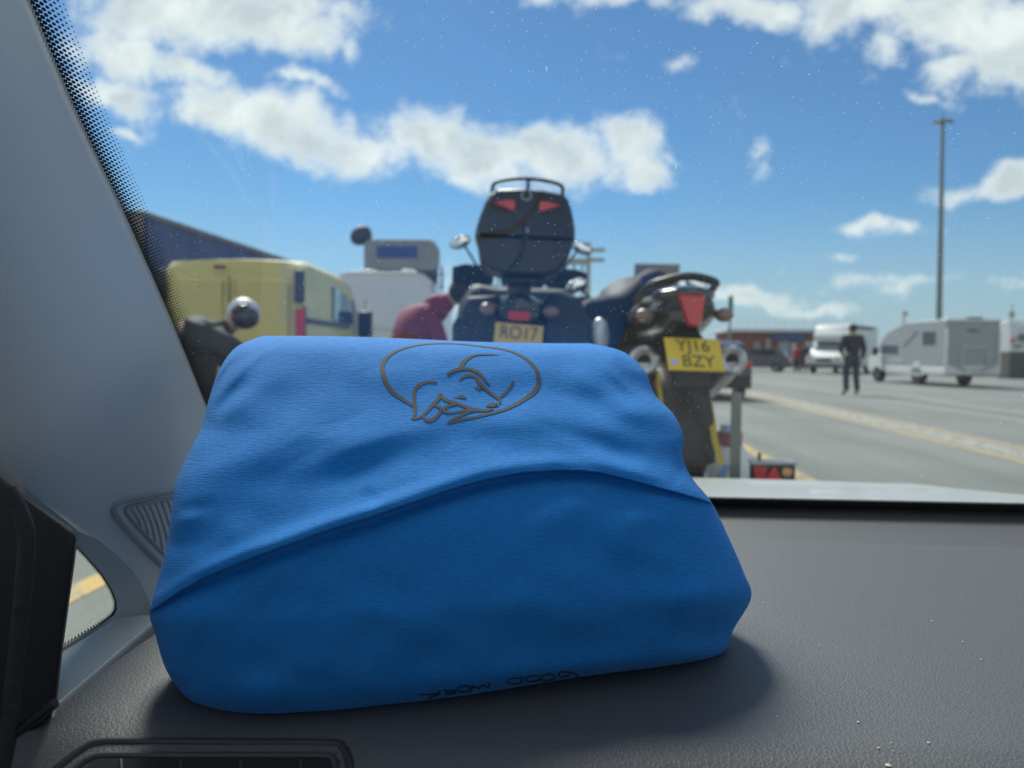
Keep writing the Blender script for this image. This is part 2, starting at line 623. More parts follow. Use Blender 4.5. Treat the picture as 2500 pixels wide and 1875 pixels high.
# dashboard with pressed leather grain
dm = bpy.data.materials.new('dashboard_leather_grain')
dm.use_nodes = True
N, L = dm.node_tree.nodes, dm.node_tree.links
b = N['Principled BSDF']
b.inputs['Base Color'].default_value = (.068, .069, .073, 1)
b.inputs['Roughness'].default_value = .54
b.inputs['Specular IOR Level'].default_value = .8
tc = N.new('ShaderNodeTexCoord')
wn = N.new('ShaderNodeTexNoise'); wn.inputs['Scale'].default_value = 160
L.new(tc.outputs['Object'], wn.inputs['Vector'])
vs_ = N.new('ShaderNodeVectorMath'); vs_.operation = 'SCALE'; vs_.inputs['Scale'].default_value = .004
L.new(wn.outputs['Color'], vs_.inputs[0])
va = N.new('ShaderNodeVectorMath'); va.operation = 'ADD'
L.new(tc.outputs['Object'], va.inputs[0]); L.new(vs_.outputs[0], va.inputs[1])
vo = N.new('ShaderNodeTexVoronoi'); vo.feature = 'DISTANCE_TO_EDGE'; vo.inputs['Scale'].default_value = 330
L.new(va.outputs[0], vo.inputs['Vector'])
mrr = N.new('ShaderNodeMapRange'); L.new(vo.outputs['Distance'], mrr.inputs[0])
mrr.inputs[1].default_value, mrr.inputs[2].default_value = 0, .28
n3 = N.new('ShaderNodeTexNoise'); n3.inputs['Scale'].default_value = 900
L.new(tc.outputs['Object'], n3.inputs['Vector'])
ma = N.new('ShaderNodeMath'); ma.operation = 'MULTIPLY_ADD'
L.new(n3.outputs[0], ma.inputs[0]); ma.inputs[1].default_value = .35; L.new(mrr.outputs[0], ma.inputs[2])
bp = N.new('ShaderNodeBump'); bp.inputs['Strength'].default_value = .28; bp.inputs['Distance'].default_value = .0006
L.new(ma.outputs[0], bp.inputs['Height']); L.new(bp.outputs[0], b.inputs['Normal'])
prof = [(.30, -.42), (.335, -.345), (.375, -.29), (.41, -.258), (.44, -.242), (.462, -.2365), (.49, DASH), (.6, DASH + .0005), (.75, DASH), (.9, DASH), (.955, DASH - .0003), (.968, -.2360), (.978, -.2368), (1.0, -.2360), (1.08, -.2300), (1.15, -.2225), (1.158, -.30)]
prof = [tuple(p) for p in crv(prof, 5)]
xs = np.linspace(-.335, 1.3, 40)
loops = [[(x, y, z0 + z - (.0 if x > -.32 else .004)) for y, z in prof] for x in xs]
dash = MB().loft(loops, cap=False, closed=False).build('dashboard', dm, car)
dgm = bpy.context.evaluated_depsgraph_get()


def bvh_of(o):
    me = o.data
    return BVHTree.FromPolygons([v.co.copy() for v in me.vertices], [tuple(p.vertices) for p in me.polygons])


def hit(tree, px, py, lift=0.):
    r = (P(px, py, 1) - CAM).normalized()
    loc, n, i, d = tree.ray_cast(CAM, r)
    if loc is None:
        return None
    if n.dot(r) > 0:
        n = -n
    return loc + n * lift


dash_t = bvh_of(dash)
# air vent at the near left edge
ventm = M('vent_plastic', (.022, .022, .026), .45)


def on_dash(pts, lift, n=8):
    return [q for q in (hit(dash_t, x, y, lift) for x, y in (tuple(p) for p in crv(pts, n))) if q is not None]


vent = MB()
vent.tube(on_dash([(110, 1900), (150, 1866), (205, 1826), (245, 1811), (330, 1809), (560, 1811), (800, 1813), (838, 1826), (852, 1860), (853, 1900)], -.0006), .0026, 10)
vent = vent.build('air_vent', ventm, dash)
inner = MB()
inner.tube(on_dash([(150, 1915), (185, 1875), (222, 1851), (262, 1844), (420, 1845), (700, 1845), (795, 1846), (815, 1858), (820, 1900)], .0), .0022, 10)
inner.build('vent_bezel', M('vent_bezel', (.035, .035, .04), .5), vent)
hole = on_dash([(205, 1885), (240, 1857), (300, 1854), (790, 1855), (808, 1875), (808, 1900)], .0012)
hole = [Vector(p) for p in hole]
MB().add(hole + [Vector((0, -.006, -.03)) + hole[-1], Vector((0, -.006, -.03)) + hole[0]], [tuple(range(len(hole) + 2))]).build('vent_opening', M('vent_recess_shade', (.004, .004, .005), .8), vent, smooth=False)  # near-black sheet, its colour stands for the shade inside the vent
for vx in (296, 442, 588, 735):
    p = on_dash([(vx, 1858), (vx + 3, 1900)], .0010, 3)
    if len(p) > 1:
        MB().tube(p, .0012, 6).build('vent_vane', ventm, vent)

# inner A-pillar trim, a rounded fabric-grained panel between windscreen edge and door
pm = bpy.data.materials.new('pillar_trim_fabric')
pm.use_nodes = True
N, L = pm.node_tree.nodes, pm.node_tree.links
b = N['Principled BSDF']
b.inputs['Base Color'].default_value = (.60, .61, .60, 1)
b.inputs['Roughness'].default_value = .75
tc = N.new('ShaderNodeTexCoord')
acc_ = None
for rot, scl, k in ((0.35, 300, .6), (1.75, 420, .4)):
    mp = N.new('ShaderNodeMapping'); mp.inputs['Rotation'].default_value = (0, rot, 0)
    L.new(tc.outputs['Object'], mp.inputs[0])
    wv = N.new('ShaderNodeTexWave'); wv.inputs['Scale'].default_value = scl; wv.inputs['Distortion'].default_value = .6
    wv.inputs['Detail'].default_value = 2
    wv.bands_direction = 'Z'
    L.new(mp.outputs[0], wv.inputs['Vector'])
    mm = N.new('ShaderNodeMath'); mm.operation = 'MULTIPLY'; mm.inputs[1].default_value = k
    L.new(wv.outputs['Fac'], mm.inputs[0])
    if acc_ is None:
        acc_ = mm
    else:
        a2 = N.new('ShaderNodeMath'); a2.operation = 'ADD'
        L.new(acc_.outputs[0], a2.inputs[0]); L.new(mm.outputs[0], a2.inputs[1]); acc_ = a2
bp = N.new('ShaderNodeBump'); bp.inputs['Strength'].default_value = .3; bp.inputs['Distance'].default_value = .0005
L.new(acc_.outputs[0], bp.inputs['Height']); L.new(bp.outputs[0], b.inputs['Normal'])
Rp = [(20, -130), (72, 0), (145, 175), (217, 338), (289, 488), (362, 651), (422, 790), (503, 989), (560, 1130), (600, 1235)]
Lp = [(-520, 60), (-480, 200), (-420, 450), (-350, 650), (-250, 850), (-120, 1050), (0, 1165), (191, 1301), (327, 1441), (340, 1505)]
Ld = [.33, .36, .39, .43, .48, .54, .585, .645, .72, .72]
rows = []
NS = 26
for (rx, ry), (lx, ly), ld in zip([tuple(p) for p in crv(Rp, 6)], [tuple(p) for p in crv(Lp, 6)], [float(p[0]) for p in crv([(d,) for d in Ld], 6)]):
    rp = WS(rx, ry, -.007)
    rd = (rp - CAM).dot(fwd)
    row = []
    for k in range(NS + 1):
        s = k / NS
        dd = rd * (1 - s) + ld * s - .075 * (math.sin(math.pi * s) ** .8) * (.6 + .4 * (1 - s)) + .02 * s * s
        row.append(P(rx + (lx - rx) * s, ry + (ly - ry) * s, dd))
    rows.append(row)
pil = MB().loft(rows, cap=False, closed=False)
pillar = pil.build('pillar_trim', pm, car)
pp = pillar.data.polygons[len(pillar.data.polygons) // 2]
md = pillar.modifiers.new('solid', 'SOLIDIFY'); md.thickness = .004
md.offset = -1 if pp.normal.dot(CAM - pp.center) > 0 else 1      # thickness goes away from the cabin
pil_t = bvh_of(pillar)


def on_pil(pts, lift, n=8):
    return [q for q in (hit(pil_t, x, y, lift) for x, y in (tuple(p) for p in crv(pts, n))) if q is not None]


grm = M('speaker_grille_plastic', (.34, .35, .36), .65)
gr = MB()
gr.tube(on_pil([(470, 1185), (420, 1198), (330, 1215), (290, 1224), (276, 1240), (282, 1260), (320, 1305), (400, 1388), (440, 1430)], .0004), .0032, 8)
gr = gr.build('speaker_grille', grm, pillar)
gr2 = MB()
for k in range(7):
    a = (318 + 15 * k, 1238 - 3 * k)
    bq = (345 + 17 * k, 1300 + 26 * k * .6)
    pts = on_pil([a, ((a[0] + bq[0]) / 2 + 6, (a[1] + bq[1]) / 2), bq], .0004, 6)
    if len(pts) > 2:
        gr2.tube(pts, .0013, 6)
gr2.build('grille_slats', M('grille_slat', (.42, .43, .43), .65), gr)
gi = MB()
gi.tube(on_pil([(460, 1210), (415, 1218), (345, 1230), (314, 1238), (306, 1248), (330, 1280), (400, 1355), (440, 1400)], .0004), .0018, 8)
gi.build('grille_rim', grm, gr)

# quarter window, its surround, the sill below it and the black door edge
trimm = M('light_trim', (.42, .45, .43), .6, bump=.15, bscale=900)
sillm = M('sill_trim', (.24, .26, .265), .42, bump=.15, bscale=900)


def XP(px, py, X=-.40):
    r = P(px, py, 1) - CAM
    return CAM + r * (X / r.x)


win = [(60, 1205), (190, 1335), (214, 1360), (250, 1402), (274, 1440), (285, 1468), (285, 1488), (277, 1503), (240, 1530), (140, 1590), (40, 1650)]
outer = [(60, 1190), (193, 1298), (240, 1318), (288, 1357), (323, 1392), (345, 1425), (364, 1468), (382, 1500), (384, 1540), (330, 1555), (300, 1600)]
sur = MB()
k = len(win)
sur.add([XP(x, y, -.402) for x, y in win] + [XP(x, y, -.398) for x, y in outer] + [XP(x, y, -.43) for x, y in win],
        [(i, i + 1, k + i + 1, k + i) for i in range(k - 1)] + [(i, 2 * k + i, 2 * k + i + 1, i + 1) for i in range(k - 1)])
sur = sur.build('quarter_window_surround', trimm, car)
cl = np.mean(np.array(win), axis=0)
ins = [(x + (cl[0] - x) * .07, y + (cl[1] - y) * .06) for x, y in win]
MB().add([XP(x, y, -.412) for x, y in win] + [XP(x, y, -.414) for x, y in ins], [(i, i + 1, k + i + 1, k + i) for i in range(k - 1)]).build('window_seal', frit, sur)
teeth = MB()
dense = [tuple(p) for p in crv(ins, 12)]
for i in range(0, len(dense) - 1):
    x, y = dense[i]
    x2, y2 = dense[i + 1]
    mx_, my_ = (x + x2) / 2 + (cl[0] - x) * .10, (y + y2) / 2 + (cl[1] - y) * .09
    teeth.add([XP(x, y, -.4135), XP(x + (x2 - x) * .7, y + (y2 - y) * .7, -.4135), XP(mx_, my_, -.4135)], [(0, 1, 2)])
teeth.build('window_frit', frit, sur, smooth=False)
MB().add([XP(x, y, -.418) for x, y in win], [tuple(range(k))]).build('quarter_window', glass_pane('side_glass', (.86, .93, .88)), sur, smooth=False)
sill = [P(125, 1775, .487), P(140, 1728, .507), P(376, 1521, .664), P(420, 1500, .70), P(345, 1500, .70), P(285, 1508, .688), P(240, 1534, .665), P(140, 1594, .612), P(60, 1645, .575)]
sl = MB().add([p for p in sill] + [p - Vector((.004, 0, .03)) for p in sill], [tuple(range(9))] + [(i, (i + 1) % 9, 9 + (i + 1) % 9, 9 + i) for i in range(9)]).build('window_sill', sillm, car, bevel=.003)
door = [(-500, 900), (-20, 1148), (40, 1193), (191, 1301), (183, 1372), (168, 1480), (152, 1598), (138, 1722), (70, 1800), (20, 1850), (-60, 1960), (-600, 2200)]
dl = [[P(x, y, .47 + .09 * (1 if False else 0)) for x, y in door], [P(x, y, .505) for x, y in door], [P(x - 12, y, .56) for x, y in door]]
dl[0] = [P(x - 5, y + 2, .485) for x, y in door]
MB().loft(dl).build('door_edge', M('door_black', (.008, .009, .012), .6, bump=.1, bscale=700), car, bevel=.004, seg=3)
MB().tube([P(x, y, .447) for x, y in (tuple(p) for p in crv([(20, 1195), (62, 1290), (58, 1420), (45, 1560), (30, 1700), (20, 1800), (0, 1900)], 8))], .0045, 12).build('door_weatherstrip', rubber, car)
MB().tube([P(x, y, .449) for x, y in ((135, 1716), (90, 1752), (40, 1790))], .003, 8).build('door_latch_trim', blackp, car)
# closed cabin around the camera: headlining, near door card, white bonnet ahead
hl = M('headlining', (.66, .66, .64), .9)
MB().box((.4, -.82, z0 + .545), (2.0, 1.9, .03)).build('headlining', hl, car, bevel=.01)
MB().box((.4, -1.85, z0 - .52), (2.0, .06, 0.9)).build('rear_light_blocker', blackp, car, bevel=.02)  # unseen wall, added to block sky light from behind the camera
MB().box((.4, -.6, z0 - 1.0), (2.0, 2.3, .04)).build('cabin_floor', rubber, car)
MB().box((1.4, -.4, z0 - .6), (.08, 2.6, .8)).build('far_door_card', blackp, car, bevel=.02)
for sx_ in (-.05, .85):
    MB().box((sx_, -1.0, z0 - .45), (.5, .14, .8)).build('seat_back', M('seat_cloth', (.04, .04, .045), .9), car, bevel=.06)  # unseen seats, added with the rear wall against sky light from behind
MB().box((-.62, -.2, z0 - .54), (.08, 1.5, .84)).build('door_card', blackp, car, bevel=.02)
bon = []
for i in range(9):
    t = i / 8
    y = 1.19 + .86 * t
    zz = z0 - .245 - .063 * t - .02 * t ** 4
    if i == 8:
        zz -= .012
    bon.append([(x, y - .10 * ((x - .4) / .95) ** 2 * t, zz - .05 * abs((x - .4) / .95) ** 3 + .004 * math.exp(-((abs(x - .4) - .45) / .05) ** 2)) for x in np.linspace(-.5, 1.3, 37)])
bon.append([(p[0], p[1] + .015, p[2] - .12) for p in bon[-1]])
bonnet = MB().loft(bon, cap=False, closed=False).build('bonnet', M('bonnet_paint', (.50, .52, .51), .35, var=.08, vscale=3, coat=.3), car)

# crumbs and lint on the dashboard
crm = M('pale_crumb', (.7, .62, .48), .8)
for x, y, r in ((2275, 1518, .0011), (2350, 1568, .0008), (2395, 1612, .0009), (2095, 1765, .0012), (2145, 1828, .0011), (2180, 1835, .0008), (2267, 1815, .0010), (2175, 1815, .0007), (2168, 1872, .0018), (2000, 1576, .0006), (1863, 1472, .0007), (1898, 1751, .0006), (288, 1732, .0008)):
    q = hit(dash_t, x, y, r * .5)
    if q:
        r *= .75
        cq = MB().ball((0, 0, 0), (r * random.uniform(.8, 1.6), r, r * .6), 5).build('crumb', crm)
        cq.location = q
        cq.rotation_euler = (0, 0, random.uniform(0, 3))
        tag(cq, 'tiny pale crumb lying on the dark dashboard', 'crumb', 'crumbs on the dashboard')

# ------------------------------------------------------------------ the blue T-shirt bundle
fab = bpy.data.materials.new('blue_jersey_cotton')
fab.use_nodes = True
N, L = fab.node_tree.nodes, fab.node_tree.links
b = N['Principled BSDF']
b.inputs['Roughness'].default_value = .85
b.inputs['Sheen Weight'].default_value = .07
b.inputs['Sheen Roughness'].default_value = .45
b.inputs['Sheen Tint'].default_value = (.6, .8, 1, 1)
b.inputs['Specular IOR Level'].default_value = .2
uvn = N.new('ShaderNodeUVMap')
mpn = N.new('ShaderNodeMapping'); mpn.inputs['Scale'].default_value = (60, 420, 1)
L.new(uvn.outputs[0], mpn.inputs[0])
mel = N.new('ShaderNodeTexNoise'); mel.inputs['Scale'].default_value = 1; mel.inputs['Detail'].default_value = 6; mel.inputs['Roughness'].default_value = .65
L.new(mpn.outputs[0], mel.inputs['Vector'])
cr = N.new('ShaderNodeMix'); cr.data_type = 'RGBA'
mrf = N.new('ShaderNodeMapRange'); L.new(mel.outputs[0], mrf.inputs[0])
mrf.inputs[1].default_value, mrf.inputs[2].default_value = .3, .7
L.new(mrf.outputs[0], cr.inputs[0])
cr.inputs[6].default_value = (.006, .145, .47, 1)
cr.inputs[7].default_value = (.018, .228, .64, 1)
L.new(cr.outputs[2], b.inputs['Base Color'])
wvn = N.new('ShaderNodeTexWave'); wvn.bands_direction = 'X'; wvn.inputs['Scale'].default_value = 60; wvn.inputs['Distortion'].default_value = .8; wvn.inputs['Detail'].default_value = 1
mp2 = N.new('ShaderNodeMapping'); mp2.inputs['Scale'].default_value = (1.5, .35, 1)
L.new(uvn.outputs[0], mp2.inputs[0]); L.new(mp2.outputs[0], wvn.inputs['Vector'])
adn = N.new('ShaderNodeMath'); adn.operation = 'MULTIPLY_ADD'
L.new(wvn.outputs['Fac'], adn.inputs[0]); adn.inputs[1].default_value = .12; L.new(mel.outputs[0], adn.inputs[2])
bp = N.new('ShaderNodeBump'); bp.inputs['Strength'].default_value = .6; bp.inputs['Distance'].default_value = .0010
L.new(adn.outputs[0], bp.inputs['Height']); L.new(bp.outputs[0], b.inputs['Normal'])

rowsL = [(560, 1767), (468, 1715), (408, 1640), (378, 1545), (366, 1495), (388, 1405), (408, 1325), (420, 1240), (431, 1175), (468, 1092), (491, 1045), (512, 968), (537, 900), (576, 848), (640, 820)]
rowsR = [(1690, 1623), (1764, 1597), (1792, 1535), (1834, 1458), (1815, 1395), (1776, 1305), (1737, 1226), (1692, 1170), (1666, 1115), (1669, 1065), (1645, 1012), (1598, 962), (1572, 902), (1520, 858), (1440, 838)]
offs = [0, -.014, -.021, -.025, -.024, -.018, -.008, .006, .022, .042, .058, .085, .112, .142, .17]
NV, NU = 420, 400


def cr_np(vals, n):
    vals = np.array(vals, float)
    if vals.ndim == 1:
        vals = vals[:, None]
    t = np.linspace(0, len(vals) - 1, n)
    i = np.clip(t.astype(int), 0, len(vals) - 2)
    f = (t - i)[:, None]
    p = lambda j: vals[np.clip(j, 0, len(vals) - 1)]
    p0, p1, p2, p3 = p(i - 1), p(i), p(i + 1), p(i + 2)
    return .5 * (2 * p1 + (p2 - p0) * f + (2 * p0 - 5 * p1 + 4 * p2 - p3) * f ** 2 + (3 * p1 - p0 - 3 * p2 + p3) * f ** 3)


Lc, Rc, Oc = cr_np(rowsL, NV), cr_np(rowsR, NV), cr_np(offs, NV)[:, 0]
S = np.linspace(0, 1, NU)[None, :]
S = .5 - .5 * np.cos(math.pi * S) * .55 - (.5 - S) * .45      # denser towards the edges
T = np.linspace(0, 1, NV)[:, None]
PX = Lc[:, :1] * (1 - S) + Rc[:, :1] * S
PY = Lc[:, 1:] * (1 - S) + Rc[:, 1:] * S
PY += np.clip(1 - T / .25, 0, 1) ** 1.5 * 26 * np.sin(math.pi * np.clip(S, 0, 1)) ** 1.2 * np.cos(math.pi * .75 * S)
PY += -3 * np.clip((T - .8) / .2, 0, 1) * np.sin(2 * math.pi * S)
baseL, baseR = .489, .576
D = (baseL * (1 - S) + baseR * S) + Oc[:, None] - .018 * np.sin(math.pi * S) * (1 - T)


def edge(u, w, r):
    q = np.clip(1 - u / w, 0, 1)
    return r * (1 - np.sqrt(np.clip(1 - q * q, 0, 1)))


D += edge(np.minimum(S, 1 - S), .13, .05) * np.ones_like(T) + edge(T, .09, .022) + edge(1 - T, .10, .04)
hem = np.array([(340, 1515), (373, 1492), (438, 1448), (509, 1410), (590, 1376), (678, 1343), (790, 1302), (904, 1266), (1040, 1219), (1120, 1192), (1187, 1174), (1270, 1158), (1356, 1152), (1420, 1153), (1469, 1158), (1582, 1187), (1660, 1208), (1729, 1229), (1800, 1250)], float)
HY = np.interp(PX, hem[:, 0], hem[:, 1])
h = HY - PY                                   # above the fold of the shirt: positive


def sstep(x):
    x = np.clip(x, 0, 1)
    return x * x * (3 - 2 * x)


taper = np.clip(.55 + .45 * np.sin(math.pi * np.clip((PX - 360) / 1400, 0, 1)), 0, 1)
D -= taper * (.0105 * sstep((h + 2) / 7) * (.45 + .55 * np.exp(-np.clip(h, 0, None) / 75)) + .0050 * np.exp(-((h - 24) / 22) ** 2))
D += taper * .0045 * np.exp(-(np.clip(-h - 4, 0, None) / 26) ** 2) * (h < 2)


def seg_dist(poly):
    """distance to a crease line, and how near its middle the closest point is (1 in the middle, 0 at the ends)"""
    best, par = np.full(PX.shape, 1e9), np.zeros(PX.shape)
    poly = [tuple(p) for p in crv(poly, 4)]
    n = len(poly) - 1
    for k, ((x1, y1), (x2, y2)) in enumerate(zip(poly, poly[1:])):
        dx, dy = x2 - x1, y2 - y1
        t = np.clip(((PX - x1) * dx + (PY - y1) * dy) / (dx * dx + dy * dy + 1e-9), 0, 1)
        d = np.hypot(PX - x1 - t * dx, PY - y1 - t * dy)
        par = np.where(d < best, (k + t) / n, par)
        best = np.minimum(best, d)
    return best, np.sin(math.pi * np.clip(par, 0, 1)) ** 1.6


rng = np.random.default_rng(3)
creases = [([(600, 1230), (720, 1160), (855, 1092), (980, 1058), (1110, 1032)], 34, .0050),
           ([(735, 1210), (830, 1165), (924, 1126), (1027, 1092), (1130, 1066)], 34, -.0060),
           ([(870, 1216), (960, 1180), (1060, 1158), (1170, 1128), (1290, 1105)], 30, .0045),
           ([(886, 1186), (905, 1216), (918, 1240)], 20, -.0035),
           ([(1130, 1100), (1210, 1075), (1290, 1070)], 34, -.003),
           ([(510, 985), (545, 915), (598, 856)], 9, -.0060),
           ([(506, 972), (532, 913), (578, 856)], 9, .0032),
           ([(520, 985), (560, 935), (625, 875), (690, 845)], 13, .0040),
           ([(512, 1010), (545, 988), (575, 955), (610, 920)], 15, -.0060),
           ([(505, 1030), (560, 1000), (620, 955), (690, 905)], 26, .0040),
           ([(500, 1120), (580, 1070), (700, 1010)], 45, -.0025),
           ([(445, 1190), (520, 1140), (620, 1100)], 30, .0025),
           ([(425, 1250), (470, 1240), (540, 1230)], 18, -.0030),
           ([(410, 1310), (450, 1270), (500, 1262)], 18, .0030),
           ([(400, 1345), (440, 1330), (500, 1320)], 16, -.0025),
           ([(1498, 868), (1530, 905), (1562, 945), (1592, 972)], 26, -.0110),
           ([(1462, 866), (1496, 912), (1540, 952), (1606, 990)], 12, .0045),
           ([(1372, 896), (1458, 944), (1540, 990), (1640, 1012)], 24, .0055),
           ([(1340, 940), (1424, 980), (1527, 1034), (1610, 1050)], 26, -.0050),
           ([(1330, 1010), (1430, 1040), (1530, 1062), (1640, 1075)], 24, .0028),
           ([(1400, 1068), (1510, 1108), (1600, 1118)], 24, -.0050),
           ([(1310, 1062), (1424, 1100), (1561, 1144), (1698, 1196)], 22, .0050),
           ([(1668, 1110), (1660, 1150), (1668, 1180)], 16, -.0050),
           ([(1600, 1135), (1660, 1160), (1720, 1205)], 16, .0030),
           ([(1420, 1175), (1500, 1215), (1600, 1240), (1700, 1248)], 20, -.0040),
           ([(1478, 1200), (1517, 1254), (1547, 1335), (1560, 1430)], 60, .0040),
           ([(1380, 1230), (1420, 1330), (1440, 1440)], 55, -.0030),
           ([(1840, 1440), (1740, 1440), (1636, 1470), (1520, 1500)], 40, .0050),
           ([(1800, 1510), (1720, 1540), (1600, 1570)], 40, -.0040),
           ([(1450, 1330), (1520, 1420), (1540, 1540)], 45, -.0025),
           ([(425, 1655), (455, 1678), (470, 1690)], 13, -.0055),
           ([(432, 1685), (455, 1712), (480, 1738)], 13, .0040),
           ([(690, 1430), (800, 1560), (880, 1700)], 90, .0030),
           ([(560, 1500), (640, 1600), (700, 1700)], 80, -.0025)]
for k in range(26):
    x0, y0 = rng.uniform(430, 1600), rng.uniform(900, 1160)
    ln, an = rng.uniform(90, 260), (-.42 if x0 < 1150 else .42) + rng.normal(0, .12)
    creases.append(([(x0, y0), (x0 + ln * .5 * math.cos(an), y0 + ln * .5 * math.sin(an) + rng.uniform(-8, 8)), (x0 + ln * math.cos(an), y0 + ln * math.sin(an))], rng.uniform(7, 15), rng.choice([-1, 1]) * rng.uniform(.0003, .0008)))
for k in range(14):
    x0, y0 = rng.uniform(480, 1600), rng.uniform(1300, 1560)
    ln, an = rng.uniform(120, 300), rng.normal(-.1, .5)
    creases.append(([(x0, y0), (x0 + ln * .5 * math.cos(an), y0 + ln * .5 * math.sin(an) + rng.uniform(-14, 14)), (x0 + ln * math.cos(an), y0 + ln * math.sin(an))], rng.uniform(14, 30), rng.choice([-1, 1]) * rng.uniform(.0002, .0005)))
for poly, w, a in creases:
    a *= .68 if w < 50 else .5
    sd_, fade = seg_dist(poly)
    D -= a * fade * np.exp(-(sd_ / w) ** 2)
# soft irregular puckering of the whole cloth
for _ in range(26):
    ang = rng.normal(-.35, .45)
    wl = rng.uniform(90, 320)
    ph = rng.uniform(0, 6.28)
    D += wl / 320 * .00045 * np.sin(2 * math.pi * ((PX * math.sin(-ang) + PY * math.cos(ang)) / wl) + ph + 1.4 * np.sin(PX / 170 + ph))
r3 = np.array(rgt)[None, None, :] * ((PX - CX) / FPX)[..., None] + np.array(upv)[None, None, :] * ((CY - PY) / FPX)[..., None] + np.array(fwd)[None, None, :]
V = np.array(CAM)[None, None, :] + D[..., None] * r3
V[..., 2] = np.maximum(V[..., 2], z0 + DASH + .0012)
verts = V.reshape(-1, 3)
idx = np.arange(NV * NU).reshape(NV, NU)
quads = np.stack([idx[:-1, :-1], idx[:-1, 1:], idx[1:, 1:], idx[1:, :-1]], -1).reshape(-1, 4)
# close the bundle round the back: rings pulled in from the silhouette
bl = np.concatenate([idx[0, :], idx[1:, -1], idx[-1, -2::-1], idx[-2:0:-1, 0]])
bx, by, bd = PX.reshape(-1)[bl], PY.reshape(-1)[bl], D.reshape(-1)[bl]
cx_, cy_ = 1080., 1230.
vl, ql = [verts], [quads]
prev, base = bl, NV * NU
for e, gk in ((.012, .02), (.04, .045), (.10, .07), (.2, .088), (.4, .10), (.7, .108)):
    px_, py_, dd_ = bx + (cx_ - bx) * e, by + (cy_ - by) * e, bd + gk
    rr = np.array(rgt)[None] * ((px_ - CX) / FPX)[:, None] + np.array(upv)[None] * ((CY - py_) / FPX)[:, None] + np.array(fwd)[None]
    vv = np.array(CAM)[None] + dd_[:, None] * rr
    vv[:, 2] = np.maximum(vv[:, 2], z0 + DASH + .0012)
    lim = WSY - RAKE * (vv[:, 2] - z0 - DASH) - .02
    vv[:, 1] = np.minimum(vv[:, 1], lim)
    cur = base + np.arange(len(bl))
    vl.append(vv)
    ql.append(np.stack([prev, cur, np.roll(cur, -1), np.roll(prev, -1)], -1))
    prev, base = cur, base + len(bl)
verts = np.concatenate(vl)
faces = np.concatenate(ql).tolist() + [prev.tolist()]
me = bpy.data.meshes.new('folded_cloth')
me.from_pydata(verts.tolist(), [], faces)
me.polygons.foreach_set('use_smooth', [True] * len(me.polygons))
uvl = me.uv_layers.new(name='UVMap')
UV = np.zeros((len(verts), 2))
UV[:NV * NU, 0] = (PX / 1500).reshape(-1)
UV[:NV * NU, 1] = ((PY + .22 * PX * 0) / 1500).reshape(-1)
UV[NV * NU:] = verts[NV * NU:, :2] * 2
li = np.zeros(len(me.loops), dtype=np.int32)
me.loops.foreach_get('vertex_index', li)
uvl.data.foreach_set('uv', UV[li].reshape(-1))
me.materials.append(fab)
me.validate()
bundle = add_obj('tshirt_bundle', me)
tag(bundle, 'bright blue T-shirt folded round a soft bundle, dark outline print, on the dashboard', 't-shirt')
bt = BVHTree.FromPolygons([Vector(v) for v in V.reshape(-1, 3)], quads.tolist())
ink = M('dark_print_ink', (.020, .022, .026), .8, var=.3, vscale=900)


def ribbon(mb, pts, lift=.00045, n=6):
    """pts: (x, y, width) in photo pixels, laid on the cloth"""
    c = crv(pts, n)
    lft, rt, mid = [], [], []
    for i, p in enumerate(c):
        a, q = c[max(i - 1, 0)], c[min(i + 1, len(c) - 1)]
        t = (q - a)[:2]
        t = t / (np.hypot(*t) + 1e-9)
        nx, ny = -t[1], t[0]
        w = max(p[2], 1.) / 2
        hs = [hit(bt, p[0] + nx * w * k, p[1] + ny * w * k, lift) for k in (-1, 0, 1)]
        if None in hs:
            continue
        lft.append(hs[0]); mid.append(hs[1]); rt.append(hs[2])
    for i in range(len(lft) - 1):
        mb.add([lft[i], lft[i + 1], mid[i + 1], mid[i], rt[i + 1], rt[i]], [(0, 1, 2, 3), (3, 2, 4, 5)])
    for k in (0, -1):                          # round ends
        if lft:
            c0 = mid[k]
            w = (rt[k] - lft[k]).length / 2
            ax = (rt[k] - lft[k]).normalized()
            j = 1 if k == 0 else -2
            ay = (c0 - mid[j]) if len(mid) > 1 else Vector((0, 0, 1))
            ay = (ay - ax * ay.dot(ax))
            if ay.length > 1e-9:
                ay.normalize()
                mb.add([c0 + ax * w * math.cos(q) + ay * w * math.sin(q) for q in (math.pi * z / 6 for z in range(7))], [tuple(range(7))])


def zs(pts, x0, y0, k):
    return [(x0 + x * k, y0 + y * k, w * k) for x, y, w in pts]


